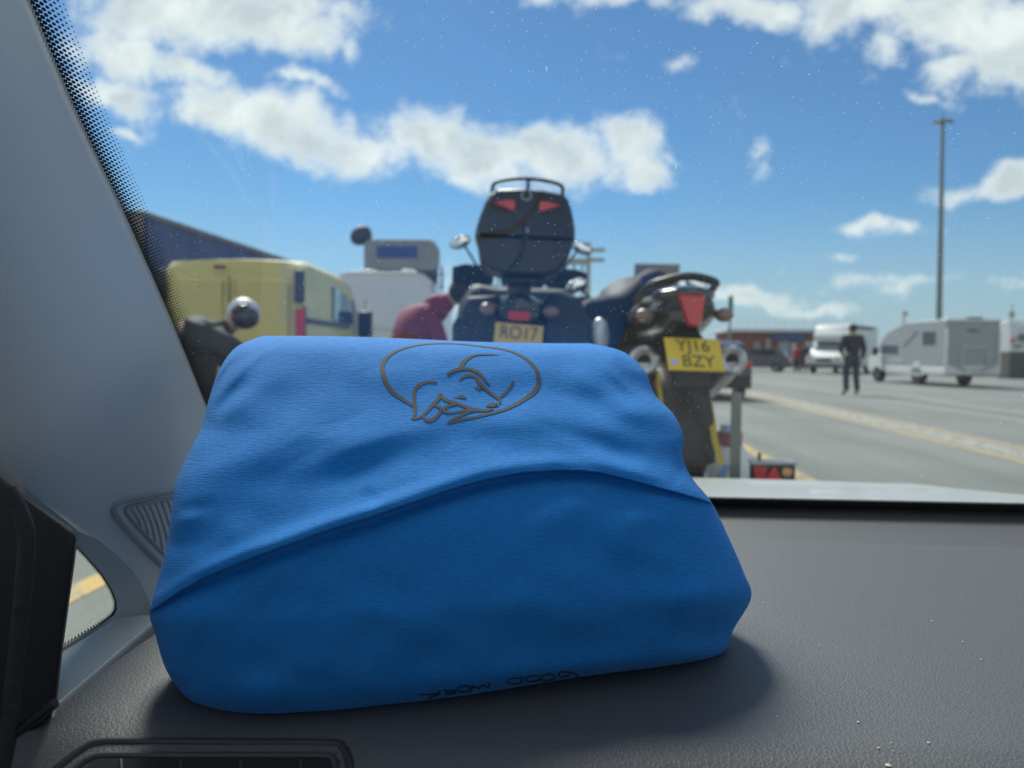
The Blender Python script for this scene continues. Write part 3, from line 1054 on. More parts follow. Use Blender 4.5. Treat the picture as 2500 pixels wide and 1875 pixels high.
logo = [[(640, 850, 30), (560, 800, 34), (440, 720, 45), (370, 620, 50), (337, 500, 52), (342, 440, 46), (390, 370, 32), (470, 315, 22), (600, 270, 18), (750, 245, 15), (900, 237, 13), (1100, 243, 13), (1300, 265, 15), (1500, 290, 18), (1650, 335, 22), (1760, 400, 30), (1835, 480, 38), (1866, 560, 45), (1866, 640, 50), (1830, 710, 50), (1740, 780, 42), (1620, 850, 34), (1480, 905, 28), (1300, 950, 24), (1130, 985, 24), (1000, 1015, 22), (968, 1019, 8)],
        [(975, 1016, 10), (1020, 990, 24), (1090, 955, 26), (1180, 912, 30), (1250, 892, 34)],
        [(1250, 890, 40), (1340, 898, 26), (1405, 885, 26)],
        [(860, 625, 22), (780, 618, 26), (700, 645, 36), (655, 700, 38), (648, 780, 36), (655, 860, 42), (655, 920, 30), (637, 975, 30)],
        [(635, 974, 26), (690, 970, 24), (730, 945, 24), (780, 900, 28), (840, 830, 34), (890, 780, 34), (910, 730, 32)],
        [(735, 950, 36), (760, 985, 38), (800, 995, 38), (850, 975, 34), (890, 930, 32), (918, 890, 32), (900, 868, 32), (850, 845, 26)],
        [(912, 745, 30), (940, 785, 36), (1020, 815, 34), (1100, 840, 32), (1200, 880, 34), (1270, 895, 34)],
        [(1060, 832, 32), (990, 850, 28), (940, 880, 28), (905, 905, 28)],
        [(920, 900, 28), (1000, 922, 24), (1100, 905, 22), (1190, 893, 30)],
        [(1474, 350, 7), (1350, 346, 14), (1240, 355, 20), (1170, 390, 32), (1120, 440, 46), (1108, 490, 50)],
        [(985, 545, 36), (1010, 520, 34), (1080, 493, 36), (1180, 490, 30), (1260, 515, 30), (1310, 555, 34), (1345, 605, 28), (1387, 648, 16)],
        [(1095, 597, 20), (1140, 565, 28), (1200, 552, 32), (1250, 565, 36), (1285, 620, 42), (1330, 670, 36), (1400, 730, 30), (1470, 775, 32), (1488, 800, 32), (1490, 828, 26)],
        [(1470, 782, 26), (1540, 725, 32), (1590, 670, 32), (1622, 614, 22)],
        [(1236, 672, 6), (1268, 676, 30), (1290, 676, 48), (1302, 672, 30)],
        [(1040, 770, 6), (1085, 766, 18), (1112, 760, 42), (1148, 774, 20)],
        [(1355, 860, 10), (1385, 847, 34), (1420, 842, 50), (1448, 844, 34)]]
mb = MB()
for i, st in enumerate(logo):
    ribbon(mb, [(x, y, w * .9) for x, y, w in zs(st, 850, 780, .2486)], .00045 + .00001 * i)
mb.build('printed_emblem', ink, bundle, smooth=True)


def ell(cx, cy, rx, ry, tilt, w):
    o = []
    for i in range(13):
        q = 2 * math.pi * i / 12
        x, y = rx * math.cos(q), ry * math.sin(q)
        o.append((cx + x * math.cos(tilt) - y * math.sin(tilt), cy + x * math.sin(tilt) + y * math.cos(tilt), w))
    return o


W_ = 13
words = [[(1845, 290, W_), (1838, 256, W_), (1770, 240, W_), (1690, 238, W_), (1668, 262, W_), (1690, 290, W_), (1760, 268, W_)],
         ell(1560, 292, 66, 31, -.12, W_), ell(1415, 303, 76, 28, -.12, W_),
         [(1300, 293, W_), (1292, 345, W_), (1215, 357, W_), (1160, 338, W_), (1195, 306, W_), (1300, 293, W_)],
         [(982, 345, W_), (975, 388, W_), (915, 364, W_)], [(915, 364, W_), (880, 398, W_), (818, 372, W_)], [(818, 372, W_), (808, 430, W_)],
         ell(735, 405, 64, 29, -.16, W_),
         [(640, 408, W_), (636, 458, W_)], [(640, 440, W_), (580, 455, W_), (560, 436, W_), (600, 420, W_), (640, 428, W_)], [(590, 425, W_), (545, 412, W_)],
         [(492, 416, W_), (480, 470, W_)], [(300, 455, W_), (400, 458, W_), (486, 446, W_)], [(486, 446, W_), (395, 494, W_)]]
mb = MB()
for i, st in enumerate(words):
    ribbon(mb, zs(st, 950, 1580, .2486), .0005 + .00001 * i)
mb.build('printed_words', ink, bundle, smooth=True)


# ------------------------------------------------------------------ motorcycles and their trailer
def tyre_rim(parent, name, c, ro, w):
    wl = thing_part(name, parent)
    MB().wheel(c, [(-w * .5, ro * .72), (-w * .5, ro * .86), (-w * .36, ro * .97), (0, ro), (w * .36, ro * .97), (w * .5, ro * .86), (w * .5, ro * .72), (w * .3, ro * .70), (-w * .3, ro * .70), (-w * .5, ro * .72)]).build('tyre', rubber, wl)
    rm = MB().wheel(c, [(-w * .3, ro * .71), (w * .3, ro * .71), (w * .3, ro * .64), (-w * .3, ro * .64), (-w * .3, ro * .71)])
    for k in range(5):
        q = 2 * math.pi * k / 5
        rm.tube([c, (c[0], c[1] + ro * .66 * math.cos(q), c[2] + ro * .66 * math.sin(q))], .022, 6)
    rm.tube([(c[0] - .07, c[1], c[2]), (c[0] + .07, c[1], c[2])], .04, 12)
    rm.build('rim', galv, wl)


def thing_part(name, parent):
    return add_obj(name, None, parent)


plate_ink = M('plate_ink', (.02, .02, .02), .6)


def make_bike(label, loc, rz, lean, sp):
    t = thing('motorcycle', label, 'motorcycle', loc, rz)
    t.rotation_euler = (0, lean, rz)
    g = sp.get
    body = g('body', blackgloss)
    tyre_rim(t, 'rear_wheel', (0, 0, .31), .31, .17)
    tyre_rim(t, 'front_wheel', (0, 1.46, .31), .31, .12)
    MB().pyz([(.36, .22), (.95, .2), (1.02, .45), (.95, .72), (.5, .74), (.34, .5)], -.17, .17).build('engine', M('engine_metal', (.06, .06, .065), .45, metal=.6), t, bevel=.04)
    sw = MB()
    for s in (-.11, .11):
        sw.tube([(s, 0, .31), (s, .4, .42)], .028, 8)
    sw.build('swingarm', blackp, t)
    fk = MB()
    for s in (-.09, .09):
        fk.tube([(s, 1.46, .31), (s, 1.22, .98)], .026, 8)
    fk.build('fork', galv, t)
    MB().ball((0, .82, .86), (.18, .30, .17)).build('fuel_tank', blackp, t)
    zs_ = g('seat_z', .84)
    MB().loft([[(x * w, y, zs_ + dz + z * hh) for x, z in ((-1, -.4), (-1, .2), (-.8, .8), (0, 1), (.8, .8), (1, .2), (1, -.4))] for y, w, dz, hh in ((-.12, .10, .06, .05), (.1, .15, .05, .06), (.3, .17, .02, .06), (.58, .13, .0, .06))]).build('seat', M('seat_vinyl', (.02, .02, .024), .6), t)
    tz = g('tail_z', .82)
    ty = g('tail_y', -.30)
    MB().loft([[(w * math.cos(q), y, tz + dz + hh * math.sin(q)) for q in (2 * math.pi * k / 20 for k in range(20))] for y, w, hh, dz in ((ty, .055, .04, .035), (ty + .015, .10, .075, .02), (ty + .09, .13, .095, .01), (ty + .3, .15, .10, -.02), (.45, .14, .09, -.06))]).build('tail_cowl', body, t)
    pz, py_ = g('plate_z', .69), g('plate_y', -.36)
    MB().loft([[(-.05, ty + .12, tz - .06), (.05, ty + .12, tz - .06), (.05, ty + .2, tz - .06), (-.05, ty + .2, tz - .06)], [(-.075, py_ + .012, pz + .02), (.075, py_ + .012, pz + .02), (.075, py_ + .05, pz + .02), (-.075, py_ + .05, pz + .02)], [(-.07, py_ + .01, pz - .14), (.07, py_ + .01, pz - .14), (.07, py_ + .03, pz - .14), (-.07, py_ + .03, pz - .14)]]).build('rear_mudguard', blackp, t, bevel=.006)
    if g('plate'):
        pl = MB().box((0, 0, 0), (.229, .004, .178)).build('number_plate', g('plate_mat'), t, bevel=.006)
        pl.location = (0, py_ - .004, pz)
        pl.rotation_euler = (R(g('plate_lean', -8)), g('plate_tilt', 0), 0)
        for ln, zz in zip(g('plate'), (.043, -.042)):
            if not ln:
                continue
            text('plate_lettering', ln, .088, plate_ink, pl, (.012 if ln == g('plate')[1] else 0, -.0028, zz), (R(90), 0, 0), .0006, sx=.86)
        if g('sticker'):
            MB().tube([(-.087, -.002, -.045), (-.087, -.0035, -.045)], .017, 16).build('round_sticker', M('lilac_sticker', (.45, .42, .62), .5), pl)
    g('light')(t, ty, tz)
    for s in (-1, 1):
        ix, iy, iz = g('ind', (.16, -.25, .85))
        ind = MB().ball((s * ix, iy, iz), (.042, .03, .032), 10).build('indicator', amber, t)
        MB().tube([(s * .06, iy + .06, iz), (s * ix, iy + .02, iz)], .011, 8).build('stalk', blackp, ind)
        if g('silencers', True):
            sx_, szz = g('sil', (.18, .66))
            si = MB().tube([(s * .15, .45, szz - .26), (s * (sx_ - .005), .12, szz - .13), (s * sx_, -.10, szz - .05), (s * sx_, -.24, szz)], [.03, .055, .06, .058], 22, cap=True).build('silencer', steel, t)
            MB().wheel((s * sx_, -.24, szz), [(0, 0)] * 2) if False else None
            ring = MB()
            ring.loft([[(s * sx_ + rr * math.cos(q), yy, szz + rr * math.sin(q)) for q in (2 * math.pi * k / 24 for k in range(24))] for rr, yy in ((.058, -.238), (.066, -.262), (.050, -.276), (.029, -.268), (.026, -.235))], cap=False)
            ring.build('end_cap', steel, si)
            MB().tube([(s * sx_, -.236, szz), (s * sx_, -.243, szz)], .027, 18).build('outlet', M('pipe_hole_shade', (.008, .008, .008), .9), si)  # dark disc, shade inside the pipe put into its colour
    hz = g('bar_z', 1.04)
    MB().tube([tuple(p) for p in crv([(-.43, 1.04, hz), (-.3, 1.1, hz + .02), (-.1, 1.16, hz - .02), (.1, 1.16, hz - .02), (.3, 1.1, hz + .02), (.43, 1.04, hz)], 4)], .016, 8).build('handlebar', blackp, t)
    mzx, mzy, mzz = g('mir', (.38, 1.08, 1.28))
    for s in (-1, 1):
        mir = MB().ball((s * mzx, mzy, mzz), (.072, .02, .042), 12, Matrix.Rotation(R(24 * s), 3, 'Y')).build('mirror', blackp, t)
        MB().tube([(s * .22, 1.12, hz), (s * .27, mzy + .02, (hz + mzz) / 2 - .03), (s * (mzx - .03), mzy + .01, mzz - .02)], .008, 6).build('mirror_stalk', blackp, mir)
        rr = Matrix.Rotation(R(24 * s), 3, 'Y')
        MB().ball((s * mzx, mzy - .012, mzz), (.064, .0105, .035), 12, rr).build('mirror_glass', mirrorm, mir)
        if g('guards'):
            MB().loft([[(s * x, y, hz + z * hh + .06) for z in (-1, -.5, .6, 1)] for x, y, hh in ((.17, 1.10, .045), (.24, 1.02, .066), (.36, 1.0, .066), (.44, 1.04, .048))] + [[(s * x, y + .02, hz + z * hh + .06) for z in (-1, -.5, .6, 1)] for x, y, hh in ((.44, 1.04, .048),)], closed=True).build('hand_guard', blackp, t)
    MB().loft([[(w * math.cos(q), y, zc + hh * math.sin(q)) for q in (2 * math.pi * k / 20 for k in range(20))] for y, w, hh, zc in ((1.0, .19, .16, .90), (1.2, .24, .2, .96), (1.4, .2, .17, .94), (1.55, .08, .08, .86))]).build('front_fairing', M('matt_black', (.014, .015, .018), .65), t)
    if g('screen', True):
      MB().loft([[(x, y - .25 * x * x, z) for x in np.linspace(-w, w, 9)] for y, z, w in ((1.36, 1.06, .17), (1.25, 1.2, .16), (1.17, 1.32, .12))], cap=False, closed=False).build('windshield', glass_pane('bike_screen', (.55, .6, .62)), t)
    return t


dk = g2b = None
RZ = YAW
BZ = .50


def light1(t, ty, tz):
    MB().loft([[(x * .052, y, .868 + z * .022) for x, z in ((-1, -.7), (-1, .7), (-.8, 1), (.8, 1), (1, .7), (1, -.7), (.8, -1), (-.8, -1))] for y in (-.345, -.30)]).build('tail_light', redlens, t)


def light2(t, ty, tz):
    out = [(-.062, .072), (-.056, .084), (.056, .084), (.062, .072), (.05, -.03), (.036, -.06), (.022, -.068), (-.004, -.066), (-.022, -.05)]
    MB().loft([[(x * k, y, .865 + z * k) for x, z in out] for y, k in ((-.352, .76), (-.338, .88), (-.27, .88))]).build('tail_light', redlens, t)
    MB().tube([tuple(p) for p in crv([(-.16, .10, .94), (-.145, -.12, .985), (-.115, -.24, 1.0), (0, -.275, 1.02), (.115, -.24, 1.0), (.145, -.12, .985), (.16, .10, .94)], 5)], .018, 10).build('grab_rail', blackp, t)
    MB().ball((0, -.17, .945), (.135, .15, .045)).build('pillion_hump', M('pillion_gloss', (.05, .05, .052), .2, coat=.8), t)


yplate1 = M('faded_yellow_plate', (.62, .42, .12), .45, var=.1)
yplate2 = M('yellow_plate', (.72, .5, .02), .4, var=.14, vscale=14)
x1, y1 = G(1249, 4.04)
bike1 = make_bike('dark touring motorcycle with a big black top box, front wheel away, on the trailer', (x1, y1, BZ), RZ, R(2.2),
                  dict(plate=('RO17', ''), plate_mat=yplate1, plate_z=.74, plate_y=-.36, plate_tilt=R(2.2), ind=(.152, -.28, .895), tail_z=.88, tail_y=-.31, light=light1, seat_z=.88, bar_z=1.12, mir=(.40, 1.07, 1.395), guards=True, silencers=False))
# top box: hinged lid over a tapering shell, with reflectors, rack rail, lock and strap
tb = thing_part('top_box', bike1)
tb.location = (.012, -.47, 1.055)
tb.scale = (1.05, 1, 1.03)
bm1 = M('top_box_plastic', (.022, .023, .027), .4, bump=.12, bscale=500)
low = [(-.10, 0), (.105, 0), (.15, .022), (.186, .06), (.205, .115), (.216, .15), (.218, .165), (-.226, .165), (-.224, .15), (-.212, .115), (-.200, .05), (-.17, .018)]
lid = [(-.228, .166), (.222, .166), (.221, .21), (.211, .265), (.198, .31), (.185, .345), (.165, .368), (.07, .386), (-.03, .389), (-.135, .380), (-.172, .356), (-.190, .315), (-.209, .26), (-.222, .21)]


def boxloft(o, c):
    return [[(c[0] + (x - c[0]) * k, y, c[1] + (z - c[1]) * k) for x, z in o] for y, k in ((.03, .80), (.022, .90), (.035, .96), (.07, .99), (.13, 1.), (.33, 1.), (.40, .95), (.43, .84))]


MB().loft(boxloft(low, (0, .12))).build('box_shell', bm1, tb)
ldo = MB().loft(boxloft(lid, (0, .22))).build('box_lid', bm1, tb)
for s in (-1, 1):
    MB().pxz([(s * .052, .284), (s * .054, .325), (s * .085, .327), (s * .148, .310), (s * .11, .298), (s * .068, .280)], .012, .05).build('reflector', redlens, tb, bevel=.003)
MB().tube([tuple(p) for p in crv([(-.162, .2, .35), (-.158, .09, .375), (-.142, .05, .406), (-.05, .035, .424), (.05, .035, .424), (.142, .05, .408), (.156, .09, .375), (.160, .2, .35)], 5)], .0085, 10).build('rack_rail', blackp, tb)
MB().tube([(0, .036, .424), (0, .05, .37)], .008, 8).build('rail_stay', blackp, tb)
bd_ = MB().wheel((0, 0, 0), [(-.003, .026), (.003, .026), (.003, .017), (-.003, .017), (-.003, .026)], 20).build('badge_ring', M('badge_grey', (.2, .22, .24), .35, metal=.6), tb)
bd_.location, bd_.rotation_euler = (-.005, .026, .352), (R(0), 0, R(90))
MB().tube([(0, .016, .195), (0, .03, .195)], .012, 14).build('lock', galv, tb)
MB().tube([tuple(p) for p in crv([(-.01, .018, .23), (-.006, .012, .19), (-.015, .014, .10), (-.05, .02, .04), (-.085, .03, -.005)], 5)], .006, 8).build('strap', rubber, tb)
MB().box((0, .22, -.02), (.2, .28, .025)).build('luggage_rack', blackp, tb, bevel=.008)
MB().ball((-.005, -.16, 1.0), (.062, .05, .040)).build('grab_plate', M('dull_alloy', (.13, .15, .165), .6), bike1)
for s in (-1, 1):
    pn = MB().loft([[(s * ((.255 if s > 0 else .215) + x * k), y, (.76 if s > 0 else .735) + z * k) for x, z in ((-.135, -.24), (.06, -.24), (.11, -.16), (.115, .08), (.04, .225), (-.11, .24), (-.14, .2))] for y, k in ((-.24, .88), (-.22, .97), (-.16, 1), (.2, 1), (.25, .9))]).build('pannier', M('pannier_plastic', (.02, .022, .03), .62), bike1, bevel=.01)
    MB().box((s * .27, -.244, .84), (.05, .012, .03)).build('pannier_latch', blackp, pn, bevel=.003)
sv = MB().ball((.405, -.23, .80), (.042, .05, .085), 14, Matrix.Rotation(R(-8), 3, 'Y')).build('silencer', M('satin_silver', (.62, .64, .66), .35, metal=.4), bike1)
MB().loft([[(x * k, y, .84 + z * k) for x, z in ((-.33, -.4), (.36, -.4), (.42, -.1), (.38, .16), (.26, .23), (-.14, .22), (-.27, .24), (-.35, .12), (-.37, -.1))] for y, k in ((.28, .85), (.36, .97), (.5, 1.), (.9, 1.), (1.0, .9))]).build('side_fairings', M('matt_black', (.014, .015, .018), .65), bike1, bevel=.03)

x2, y2 = G(1653, 3.55)
bike2 = make_bike('black twin-exhaust sports motorcycle with a bright yellow plate, right of the top-box bike', (x2, y2, BZ), RZ, R(-1.0),
                  dict(plate=('YJ16', 'BZY'), plate_mat=yplate2, plate_z=.692, plate_y=-.37, plate_lean=-42, plate_tilt=R(2.5), sticker=True, ind=(.17, -.2, .86), tail_z=.87, tail_y=-.315, light=light2, seat_z=.86, bar_z=1.0, mir=(.36, 1.1, 1.10), sil=(.186, .665), screen=False))
MB().box((.045, -.335, .578), (.03, .02, .03)).build('reflector_bolt', galv, bike2, bevel=.004)
hg = []
for k in range(15):
    q = R(60 + 9.5 * k)
    rr_ = .335 + .01 * math.sin(k * .5)
    hg.append([(x, rr_ * e * math.cos(q), .31 + rr_ * e * math.sin(q)) for x, e in ((-.105, .90), (-.10, .97), (-.06, 1.02), (0, 1.035), (.06, 1.02), (.10, .97), (.105, .90), (.08, .95), (0, 1.0), (-.08, .95))])
MB().loft(hg).build('rear_hugger', blackp, bike2)
MB().loft([[(x, y, z) for x, z in ((-.13, .36), (.13, .36), (.15, .52), (.13, .72), (-.13, .72), (-.15, .52))] for y in (.14, .5)]).build('frame_cover', blackgloss, bike2, bevel=.04)

# kit bag strapped on top between the bikes
BAGM = M('bag_nylon', (.016, .018, .028), .8, bump=.3, bscale=25)
bag = thing('kit_bag', 'dark hump-backed kit bag with a blue stripe, strapped in front of the yellow-plated bike', 'bag', (*G(1572, 4.35), 0), RZ)
bz = Zp(1572, 800, 4.35)
bk4 = 4.35 / FPX
prof_b = [((x - 1572) * bk4, (800 - y) * bk4) for x, y in ((1395, 840), (1408, 752), (1445, 728), (1500, 718), (1538, 690), (1562, 666), (1590, 658), (1620, 672), (1648, 712), (1672, 752), (1680, 790), (1660, 850))]
MB().loft([[(x * k, y, bz + z * k) for x, z in (tuple(p) for p in crv(prof_b + prof_b[:1], 3)[:-1])] for y, k in ((-.16, .84), (-.14, .93), (-.09, .98), (-.02, 1), (.1, 1), (.16, .85))]).build('bag_body', BAGM, bag)
st_ = [((x - 1572) * bk4, (800 - y) * bk4) for x, y in ((1550, 682), (1592, 666), (1598, 780), (1546, 790))]
MB().loft([[(x, y, bz + z) for x, z in st_] for y in (-.172, -.12)]).build('blue_stripe', M('bag_blue', (.012, .05, .17), .8), bag, bevel=.01)
MB().box((-.04, .0, bz - .15), (.34, .26, .24)).build('bag_base', BAGM, bag, bevel=.05)

# trailer carrying both bikes
tr = thing('trailer', 'low galvanised motorcycle trailer with upright post and a red tail lamp cluster at its corner', 'trailer', (*G(1500, 3.2), 0), RZ)
tx, ty_ = tr.location.x, tr.location.y


def loc_tr(px, d):
    p = Vector((*G(px, d), 0)) - Vector((tx, ty_, 0))
    return Matrix.Rotation(-RZ, 3, 'Z') @ p


MB().box((0, 1.3, .47), (1.5, 2.7, .05)).build('deck', galv, tr, bevel=.01)
for cxp, dd in ((1653, 3.55), (1249, 4.04)):
    q = loc_tr(cxp, dd)
    ch = MB()
    for s in (-.1, .1):
        ch.box((q.x + s, q.y + .7, .53), (.02, 2.1, .06))
    ch.build('wheel_channel', galv, tr)
q = loc_tr(1799, 3.1)
MB().tube([(q.x, q.y, .45), (q.x, q.y, Zp(1800, 957, 3.1))], .021, 14).build('upright_post', M('weathered_post', (.2, .23, .2), .55, metal=.3), tr)
q = loc_tr(1890, 3.05)
lz = Zp(1890, 1153, 3.05)
lc = MB().box((q.x, q.y, lz), (.168, .05, .062)).build('light_cluster', blackp, tr, bevel=.005)
MB().box((q.x, q.y - .002, lz + .038), (.178, .062, .014)).build('lamp_cover', M('lamp_cover_grey', (.45, .47, .5), .5), lc, bevel=.004)
MB().box((q.x - .055, q.y - .027, lz), (.046, .008, .05)).build('stop_lens', redlens, lc, bevel=.003)
MB().pxz([(q.x - .035, lz - .026), (q.x + .028, lz - .026), (q.x - .003, lz + .026)], q.y - .034, q.y - .024).build('triangle_reflector', M('bright_red_lens', (.75, .02, .03), .2, coat=.5), lc)
MB().box((q.x + .052, q.y - .027, lz), (.05, .008, .05)).build('turn_lens', M('dark_lens', (.05, .035, .035), .2, coat=.4), lc, bevel=.003)
MB().ball((q.x + .048, q.y - .031, lz + .002), (.02, .008, .018), 10).build('turn_bulb', M('amber_lens', (.75, .38, .16), .25, coat=.5), lc)
MB().tube([(q.x - .05, q.y, lz + .03), (q.x - .052, q.y, lz + .075)], .007, 8).build('lamp_stud', blackp, lc)
MB().box((q.x - .33, q.y + .03, lz - .06), (.8, .05, .05)).build('lamp_bar', galv, tr, bevel=.006)
wq = MB()
for s in (-.9, .9):
    w_ = thing_part('trailer_wheel', tr)
    MB().wheel((s, 1.3, .26), [(-.07, .17), (-.07, .23), (0, .26), (.07, .23), (.07, .17), (-.07, .17)]).build('tyre', rubber, w_)
    MB().tube([(s - .05, 1.3, .26), (s + .05, 1.3, .26)], .17, 20).build('rim', galv, w_)
MB().tube([(0, 2.6, .45), (0, 4.2, .45)], .04, 8).build('tow_bar', galv, tr)

jug = thing('plastic_jug', 'white plastic jug with a pale blue cap and a red label, behind the trailer post', 'jug', (*G(1783, 3.5), 0), RZ)
jz0, jz1 = .50, Zp(1783, 1088, 3.5)
MB().loft([[(w * math.cos(q) * 1.0, w * .8 * math.sin(q), z) for q in (2 * math.pi * k / 24 for k in range(24))] for z, w in ((jz0, .08), (jz0 + .02, .098), (jz1 - .09, .098), (jz1 - .03, .085), (jz1, .064))]).build('jug_body', M('white_plastic', (.75, .77, .78), .45, var=.04), jug)
MB().tube([(0, 0, jz1), (0, 0, jz1 + .062)], .058, 24).build('jug_label', M('red_label', (.38, .12, .14), .55, var=.3, vscale=60), jug)
MB().tube([(-.005, 0, jz1 + .062), (-.005, 0, jz1 + .092)], [.036, .034], 20).build('jug_cap', M('pale_blue_cap', (.45, .6, .82), .4), jug)


def strap(label, pts, w, rat=None):
    t = thing('ratchet_strap', label, 'strap', (0, 0, 0), 0, 'yellow ratchet straps on the trailer')
    m_ = MB()
    pv = [P(*p) for p in pts]
    vs = []
    for p in pv:
        vs += [p - rgt * w / 2, p + rgt * w / 2, p + rgt * w / 2 + fwd * .003, p - rgt * w / 2 + fwd * .003]
    k = len(pv)
    m_.loft([vs[4 * i:4 * i + 4] for i in range(k)])
    m_.build('webbing', M('yellow_webbing', (.55, .40, .04), .7), t)
    if rat:
        MB().box(P(*rat), (.03, .02, .06), Matrix.Rotation(R(25), 3, 'Y')).build('ratchet', M('blue_ratchet', (.12, .25, .42), .4), t, bevel=.005)
    return t


strap('yellow ratchet strap with a blue buckle, in front of the white jug', [(1733, 985, 3.3), (1737, 1015, 3.28), (1745, 1070, 3.2), (1755, 1110, 3.13), (1766, 1140, 3.08), (1760, 1180, 3.06)], .026, (1766, 1150, 3.05))
strap('thin yellow ratchet strap hanging under the left exhaust', [(1606, 905, 3.3), (1610, 950, 3.3), (1618, 1005, 3.3), (1628, 1100, 3.28)], .016)


# ------------------------------------------------------------------ people
def person(label, loc, rz, J, clothes, hair=True, helmet=None, bulk=1.):
    """J: joint dictionary in local metres (x right, y facing, z up)"""
    t = thing('person', label, 'person', loc, rz)
    g = lambda k: J[k]

    def c(k, r):
        return (*J[k], r)
    hand = []
    for s in ('l', 'r'):
        hx, hy, hz_ = J['hand_' + s]
        ex, ey, ez = J['wrist_' + s]
        d = Vector((hx - ex, hy - ey, hz_ - ez)).normalized()
        sd_ = d.orthogonal().normalized()
        for k, ln in ((-1.5, .075), (-.5, .085), (.5, .08), (1.5, .062)):
            b0 = Vector((hx, hy, hz_)) + sd_ * k * .018
            hand.append([(hx, hy, hz_, .026), (*(b0 + d * .03), .009), (*(b0 + d * (.03 + ln * .5) + Vector((0, .006, 0))), .0085), (*(b0 + d * (.03 + ln) + Vector((0, .02, 0))), .007)])
        th = Vector((ex, ey, ez)).lerp(Vector((hx, hy, hz_)), .6)
        hand.append([c('wrist_' + s, .028), (hx, hy, hz_, .026)])
        hand.append([(hx, hy, hz_, .026), (*(th + sd_ * -.035 + d * .03), .011), (*(th + sd_ * -.045 + d * .07), .009)])
    ch = [[c('pelvis', .13), c('spine', .125), c('chest', .14), c('neck', .06), c('jaw', .072), c('head', .092), c('crown', .07)]]
    for s in ('l', 'r'):
        ch.append([c('chest', .14), c('sho_' + s, .06), c('elb_' + s, .045), c('wrist_' + s, .03)])
        ch.append([c('pelvis', .13), c('hip_' + s, .09), c('knee_' + s, .062), c('ank_' + s, .042), c('toe_' + s, .03)])
    skin('body', ch + hand, skinm, t)
    jm, tm, sm = clothes
    kb_ = bulk
    jc = [[c('pelvis', .165), c('spine', .165 * kb_), c('chest', .175 * kb_), (*Vector(J['chest']).lerp(Vector(J['neck']), .55), .12 * kb_), (*Vector(J['chest']).lerp(Vector(J['neck']), .95), .085)] + [c('jaw', .085)] * (bulk > 1.1)]
    for s in ('l', 'r'):
        jc.append([c('chest', .175 * kb_), c('sho_' + s, .092 * kb_), c('elb_' + s, .07 * kb_), c('wrist_' + s, .052)])
    skin('jacket', jc, jm, t)
    tc_ = [[c('spine', .12), c('pelvis', .15)]]
    for s in ('l', 'r'):
        tc_.append([c('pelvis', .15), c('hip_' + s, .108), c('knee_' + s, .080), c('ank_' + s, .068)])
    skin('trousers', tc_, tm, t)
    for s in ('l', 'r'):
        a, b_ = Vector(J['ank_' + s]), Vector(J['toe_' + s])
        skin('shoe', [[(*(a + Vector((0, 0, .0))), .05), (*a.lerp(b_, .5), .05), (*b_, .04)]], sm, t)
    hd, cr_ = Vector(J['head']), Vector(J['crown'])
    ax = (cr_ - hd).normalized()
    rot = Vector((0, 0, 1)).rotation_difference(ax).to_matrix()
    if hair:
        MB().ball(hd + ax * .03 - rot @ Vector((0, .018, 0)), (.098, .112, .108), 12, rot).build('hair', hairm, t)
    if helmet:
        helmet(t, hd, rot)
    return t


dark_cloth = M('dark_cloth', (.022, .027, .036), .8, var=.3, vscale=8, bump=.5, bscale=14)
navy_cloth = M('navy_trousers', (.03, .04, .075), .8, var=.2)
shoe_m = M('black_shoe', (.015, .015, .016), .5)
stand = dict(pelvis=(0, 0, .98), spine=(0, -.01, 1.2), chest=(0, -.01, 1.42), neck=(.0, 0, 1.57), jaw=(0, .02, 1.64), head=(0, .02, 1.715), crown=(0, .015, 1.79),
             sho_l=(-.20, 0, 1.49), elb_l=(-.31, -.05, 1.22), wrist_l=(-.2, .06, 1.02), hand_l=(-.16, .08, .95),
             sho_r=(.20, 0, 1.49), elb_r=(.27, -.03, 1.2), wrist_r=(.27, .04, .96), hand_r=(.27, .07, .87),
             hip_l=(-.10, 0, .92), knee_l=(-.13, .02, .5), ank_l=(-.14, -.03, .09), toe_l=(-.17, .13, .04),
             hip_r=(.10, 0, .92), knee_r=(.12, .03, .5), ank_r=(.13, -.03, .09), toe_r=(.16, .13, .04))
dP = 1889 * 1.2 / 101.0
pw = person('person in a dark jacket and navy trousers walking away across the open tarmac', (*G(2079, dP), 0), YAW + R(6), stand, (dark_cloth, navy_cloth, shoe_m))
pw.scale = (1.25, 1.1, 1.12)
MB().box((-.275, -.05, 1.1), (.012, .05, .22), Matrix.Rotation(R(14), 3, 'Y')).build('reflective_strip', M('lime_trim', (.45, .55, .1), .6), pw, bevel=.005)

# rider in a helmet, leaning forward on a parked motorcycle
dR = 6.2
ox, oy = G(470, dR)


def rl(px, py, d=dR):
    """a point of a figure whose Empty stands at (ox, oy) with the camera's heading"""
    p = P(px, py, d) - Vector((ox, oy, 0))
    p = Matrix.Rotation(-YAW, 3, 'Z') @ p
    return (p.x, p.y, p.z)


